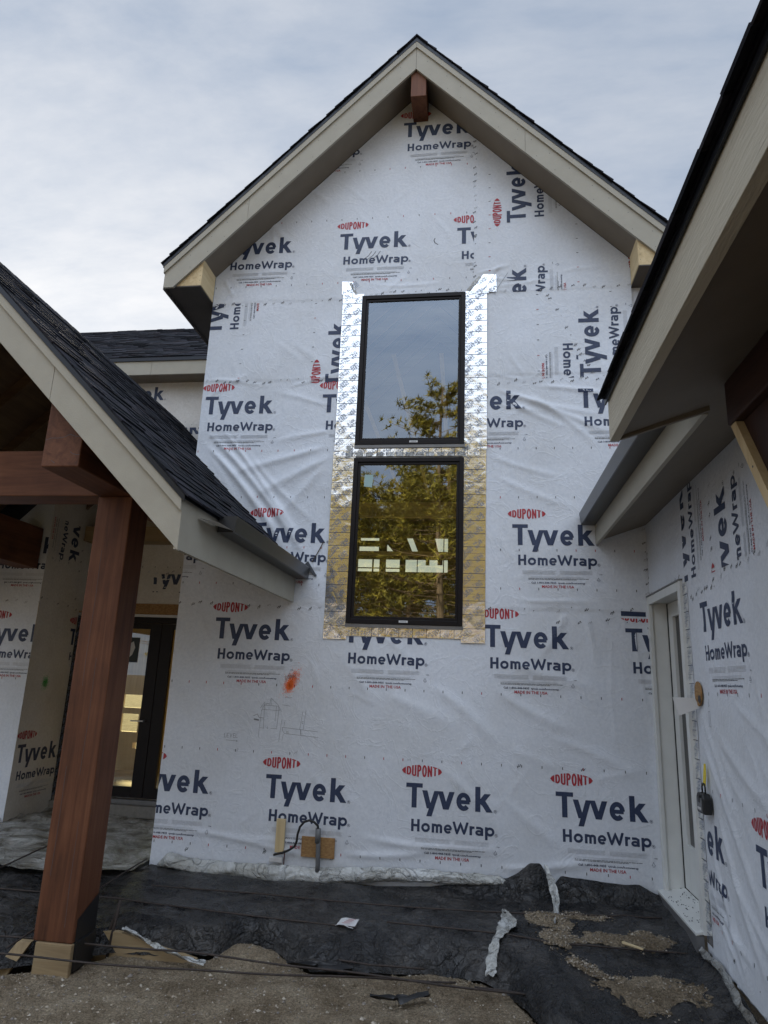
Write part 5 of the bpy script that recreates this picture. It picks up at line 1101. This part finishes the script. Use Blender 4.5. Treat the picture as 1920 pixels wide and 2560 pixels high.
m = MB(); m.prism([(1.0, 5.50, Zs(1, 5.5) + .03), (1.13, 5.455, Zs(1.1, 5.46) + .03), (1.14, 5.475, Zs(1.1, 5.46) + .03), (1.01, 5.53, Zs(1, 5.5) + .03)], (0, 0, .008), LUM['x']); meta(m.build('wood_splinter'), 'orange wood splinter beside the steel bar on the dirt', 'wood splinter')
# loose stones
r = random.Random(5); m = MB(); n = 0
while n < 7500:
    x, y = r.uniform(-4.2, 1.0), r.uniform(3.6, 5.35)
    if y > float(yb(x)) + .01: continue
    s_ = min(.020, .0026 * math.exp(abs(r.gauss(0, .70)))); pebble(m, (x, y, float(zdirt(x, y))), s_, r); n += 1
meta(m.build('gravel'), 'loose stones scattered over the sandy ground', 'gravel', kind='stuff')

# ---- small things on the walls
m = MB(); m.box((-1.582, D - .032, .062), (-1.276, D - .018, .232), OSB); meta(m.build('plywood_square', bevel=.002), 'small square of strand board screwed to the foot of the wall', 'board')
m = MB(); m.box((-1.824, D - .045, .085), (-1.742, D - .018, .365), LUM['z']); meta(m.build('wood_stake', bevel=.002), 'short upright lumber offcut on the wall beside the strand board', 'lumber')
m = MB(); m.tube([(-1.735, D - .02, .10), (-1.738, D - .02, -.04)], .005, simple('rust red rod', (.10, .03, .02))); meta(m.build('thin_rod'), 'thin rusty rod below the lumber offcut on the wall', 'rod')
m = MB(); m.tube([(-1.415, D - .056, -.045), (-1.415, D - .056, .02), (-1.42, D - .058, .15), (-1.428, D - .058, .30)], .021, PVCG, 12); m.tube([(-1.428, D - .058, .19), (-1.428, D - .058, .31)], .025, PVCG, 12); meta(m.build('conduit', smooth=True), 'grey vertical conduit pipe in front of the strand board square', 'conduit')
m = MB(); pp = [(-1.428, .30), (-1.432, .335), (-1.465, .365), (-1.51, .378), (-1.555, .362), (-1.59, .32), (-1.607, .26), (-1.612, .20), (-1.63, .155), (-1.68, .12), (-1.74, .095), (-1.80, .078), (-1.84, .062)]; P = []
for a, b in zip(pp, pp[1:]):
    for t in (0, .5): P.append((a[0] + (b[0] - a[0]) * t, D - .065 - .03 * math.sin(len(P) * .12), a[1] + (b[1] - a[1]) * t))
m.tube(P, .0105, RUB, 8); meta(m.build('cable', smooth=True), 'black cable looping out of the grey conduit', 'cable')
m = MB(); m.box((-1.87, D - .05, -.0), (-1.745, D - .02, .045), STICK); meta(m.build('foam_block', bevel=.008), 'small white foam block at the foot of the wall under the lumber offcut', 'foam block')
# vent opening with flap on the side wall
m = MB(); m.prism([(WX - .012, 5.20 + .070 * math.cos(t * .524), 1.615 + .085 * math.sin(t * .524)) for t in range(12)], (-.012, 0, 0), OSB); m.prism([(WX - .0245, 5.165 + .03 * math.cos(t * .785), 1.578 + .028 * math.sin(t * .785)) for t in range(8)], (-.002, 0, 0), RUB); meta(m.build('wood_plug'), 'round strand board plug cut into the side wall above the lockbox', 'wood plug')
m = MB(); V = []
for i in range(15):
    t = i / 14; a = math.pi * (.02 + .96 * t); y = 5.27 + .02 * t; x = WX - .03 - .14 * math.sin(a)
    for j in range(4): V.append((x + .01 * j, 5.32 - .10 * t + .03 * math.sin(a), 1.585 - .095 * math.sin(a * .9) * (j / 3) - .03 * j / 3))
m.mesh(V, [(i * 4 + j, (i + 1) * 4 + j, (i + 1) * 4 + j + 1, i * 4 + j + 1) for i in range(14) for j in range(3)], STICK); meta(m.build('wrap_flap', smooth=True), 'curled white flap sticking out beside the round plug', 'flap')
lk = thing('lockbox', 'black and grey key lockbox hanging on a yellow strap beside the side door', 'lockbox', (WX, 5.17, .84))
m = MB(); m.prism([(WX - .014, 5.10, .83), (WX - .014, 5.245, .83), (WX - .014, 5.25, .93), (WX - .014, 5.225, .96), (WX - .014, 5.12, .96), (WX - .014, 5.095, .93)], (-.055, 0, 0), RUB); m.build('body', lk, bevel=.008)
m = MB(); m.box((WX - .070, 5.12, .845), (WX - .075, 5.225, .93), SILLM); m.box((WX - .0755, 5.15, .90), (WX - .078, 5.19, .945), RUB); 
for k in range(4): m.box((WX - .0755, 5.135 + k * .02, .855), (WX - .078, 5.146 + k * .02, .870), STICK)
m.build('front_plate', lk)
m = MB(); m.tube([(WX - .04, 5.135, .955), (WX - .04, 5.135, 1.0), (WX - .04, 5.15, 1.02), (WX - .04, 5.185, 1.02), (WX - .04, 5.20, 1.0), (WX - .04, 5.20, .955)], .006, RUB, 8); m.build('shackle', lk, smooth=True)
m = MB(); m.prism([(WX - .03, 5.150, 1.005), (WX - .03, 5.185, 1.005), (WX - .022, 5.19, 1.08), (WX - .018, 5.175, 1.15), (WX - .018, 5.155, 1.15), (WX - .024, 5.140, 1.08)], (-.008, 0, 0), YEL); m.build('strap', lk, bevel=.002)

# ================================================================= pines behind the viewer, seen in the glass
def make_pine(seed, H_, lean=0.0, dense=1.0):
    r = random.Random(seed); t = thing('pine_tree', 'tall pine standing across the yard, mirrored in the windows', 'tree', group='pines across the yard'); m = MB(); P = []
    for i in range(12): k = i / 11; P.append((lean * k * H_ + .12 * math.sin(k * 5 + seed), .1 * math.sin(k * 4), H_ * k - .4))
    m.tube(P, .20 * H_ / 14, BARK, 9, .03); mt = m
    c = MB(); nb = int(130 * dense)
    for b in range(nb):
        k = .22 + .78 * (b / nb) ** .85; z = H_ * k; i = min(int(k * 11), 10); p0 = Vector(P[i]).lerp(Vector(P[i + 1]), k * 11 - i); az = r.uniform(0, 6.283); prof = min(1, (1 - k) * 2.6 + .16) ** .75 * (.35 + .65 * min(1, (k - .18) / .25))
        L_ = H_ * .20 * prof * r.uniform(.55, 1.25); up = .15 + .5 * k; d = Vector((math.cos(az), math.sin(az), up * r.uniform(.2, 1))).normalized(); tip = p0 + d * L_ + Vector((0, 0, -.06 * L_))
        mt.tube([p0, p0.lerp(tip, .5) + Vector((0, 0, -.05 * L_)), tip], .035 * (1 - k * .6), BARK, 4, .008, False)
        if k < .36 and r.random() < .65: continue
        for q in range(int(7 + L_ * 7)):
            s_ = p0.lerp(tip, r.uniform(.35, 1.05)) + Vector((r.gauss(0, .12), r.gauss(0, .12), r.gauss(.05, .10))) * (L_ * .55); mat = NEED[r.random() < .5]
            if k < .55 and r.random() < .45: continue
            for w in range(9):
                e = Vector((r.gauss(0, 1), r.gauss(0, 1), r.gauss(.4, .9))).normalized() * r.uniform(.14, .30); n_ = e.cross(Vector((r.random(), r.random(), r.random()))).normalized() * r.uniform(.015, .035)
                c.mesh([s_ - n_, s_ + n_, s_ + e], [(0, 1, 2)], mat)
    mt.build('trunk', t, local=True, smooth=True); c.build('crown', t, local=True); return t
def copy_tree(t):
    o = t.copy(); COL.objects.link(o)
    for ch in list(t.children): c_ = ch.copy(); COL.objects.link(c_); c_.parent = o
    return o
protos = [make_pine(1, 14.0, 0), make_pine(2, 12.5, .02, 1.1), make_pine(3, 10.5, -.03, .9)]
spots = [(-2.0, -22, 1, .2, 1.1), (-5, -23, 2, 1.2, 1.2), (.9, -23, 0, 2.2, 1.0), (4, -22, 1, 3.2, 1.1), (-9, -22, 0, 4.2, 1.0), (7, -21, 2, .7, 1.2), (-12, -21, 1, 2.7, 1.1), (12, -22, 0, 1.7, 1.1), (-7.5, -17.5, 0, 5.2, .85), (-3.2, -20, 0, 3.7, .9), (5.8, -17.5, 1, 4.7, 1), (-1.45, -12, 0, 0, 1.0), (-2.55, -13.0, 2, 1.2, 1.0), (-4.9, -12.5, 1, 2.0, .82), (-6.6, -14, 1, .4, .95), (.6, -13.5, 1, 3.0, 1.0), (2.4, -12.8, 2, 2.2, 1.0), (4.6, -14, 0, 1.5, .95), (-8.8, -13, 0, 4, .9), (-3.5, -17, 2, 5, 1.0), (-.2, -18, 1, .9, .95), (-6, -19, 0, 2.6, .85), (7.2, -13, 1, 3.3, 1), (-11.5, -14, 2, 2.9, 1.1), (2, -20, 0, 1.9, .9), (10, -15, 0, 5.1, 1), (-15, -15, 1, .3, 1)]
used = set()
for (x, y, k, rz_, s_) in spots:
    o = protos[k] if k not in used else copy_tree(protos[k]); used.add(k)
    o.location = (x, y, -.36); o.rotation_euler = (0, 0, rz_); o.scale = (s_, s_, s_)
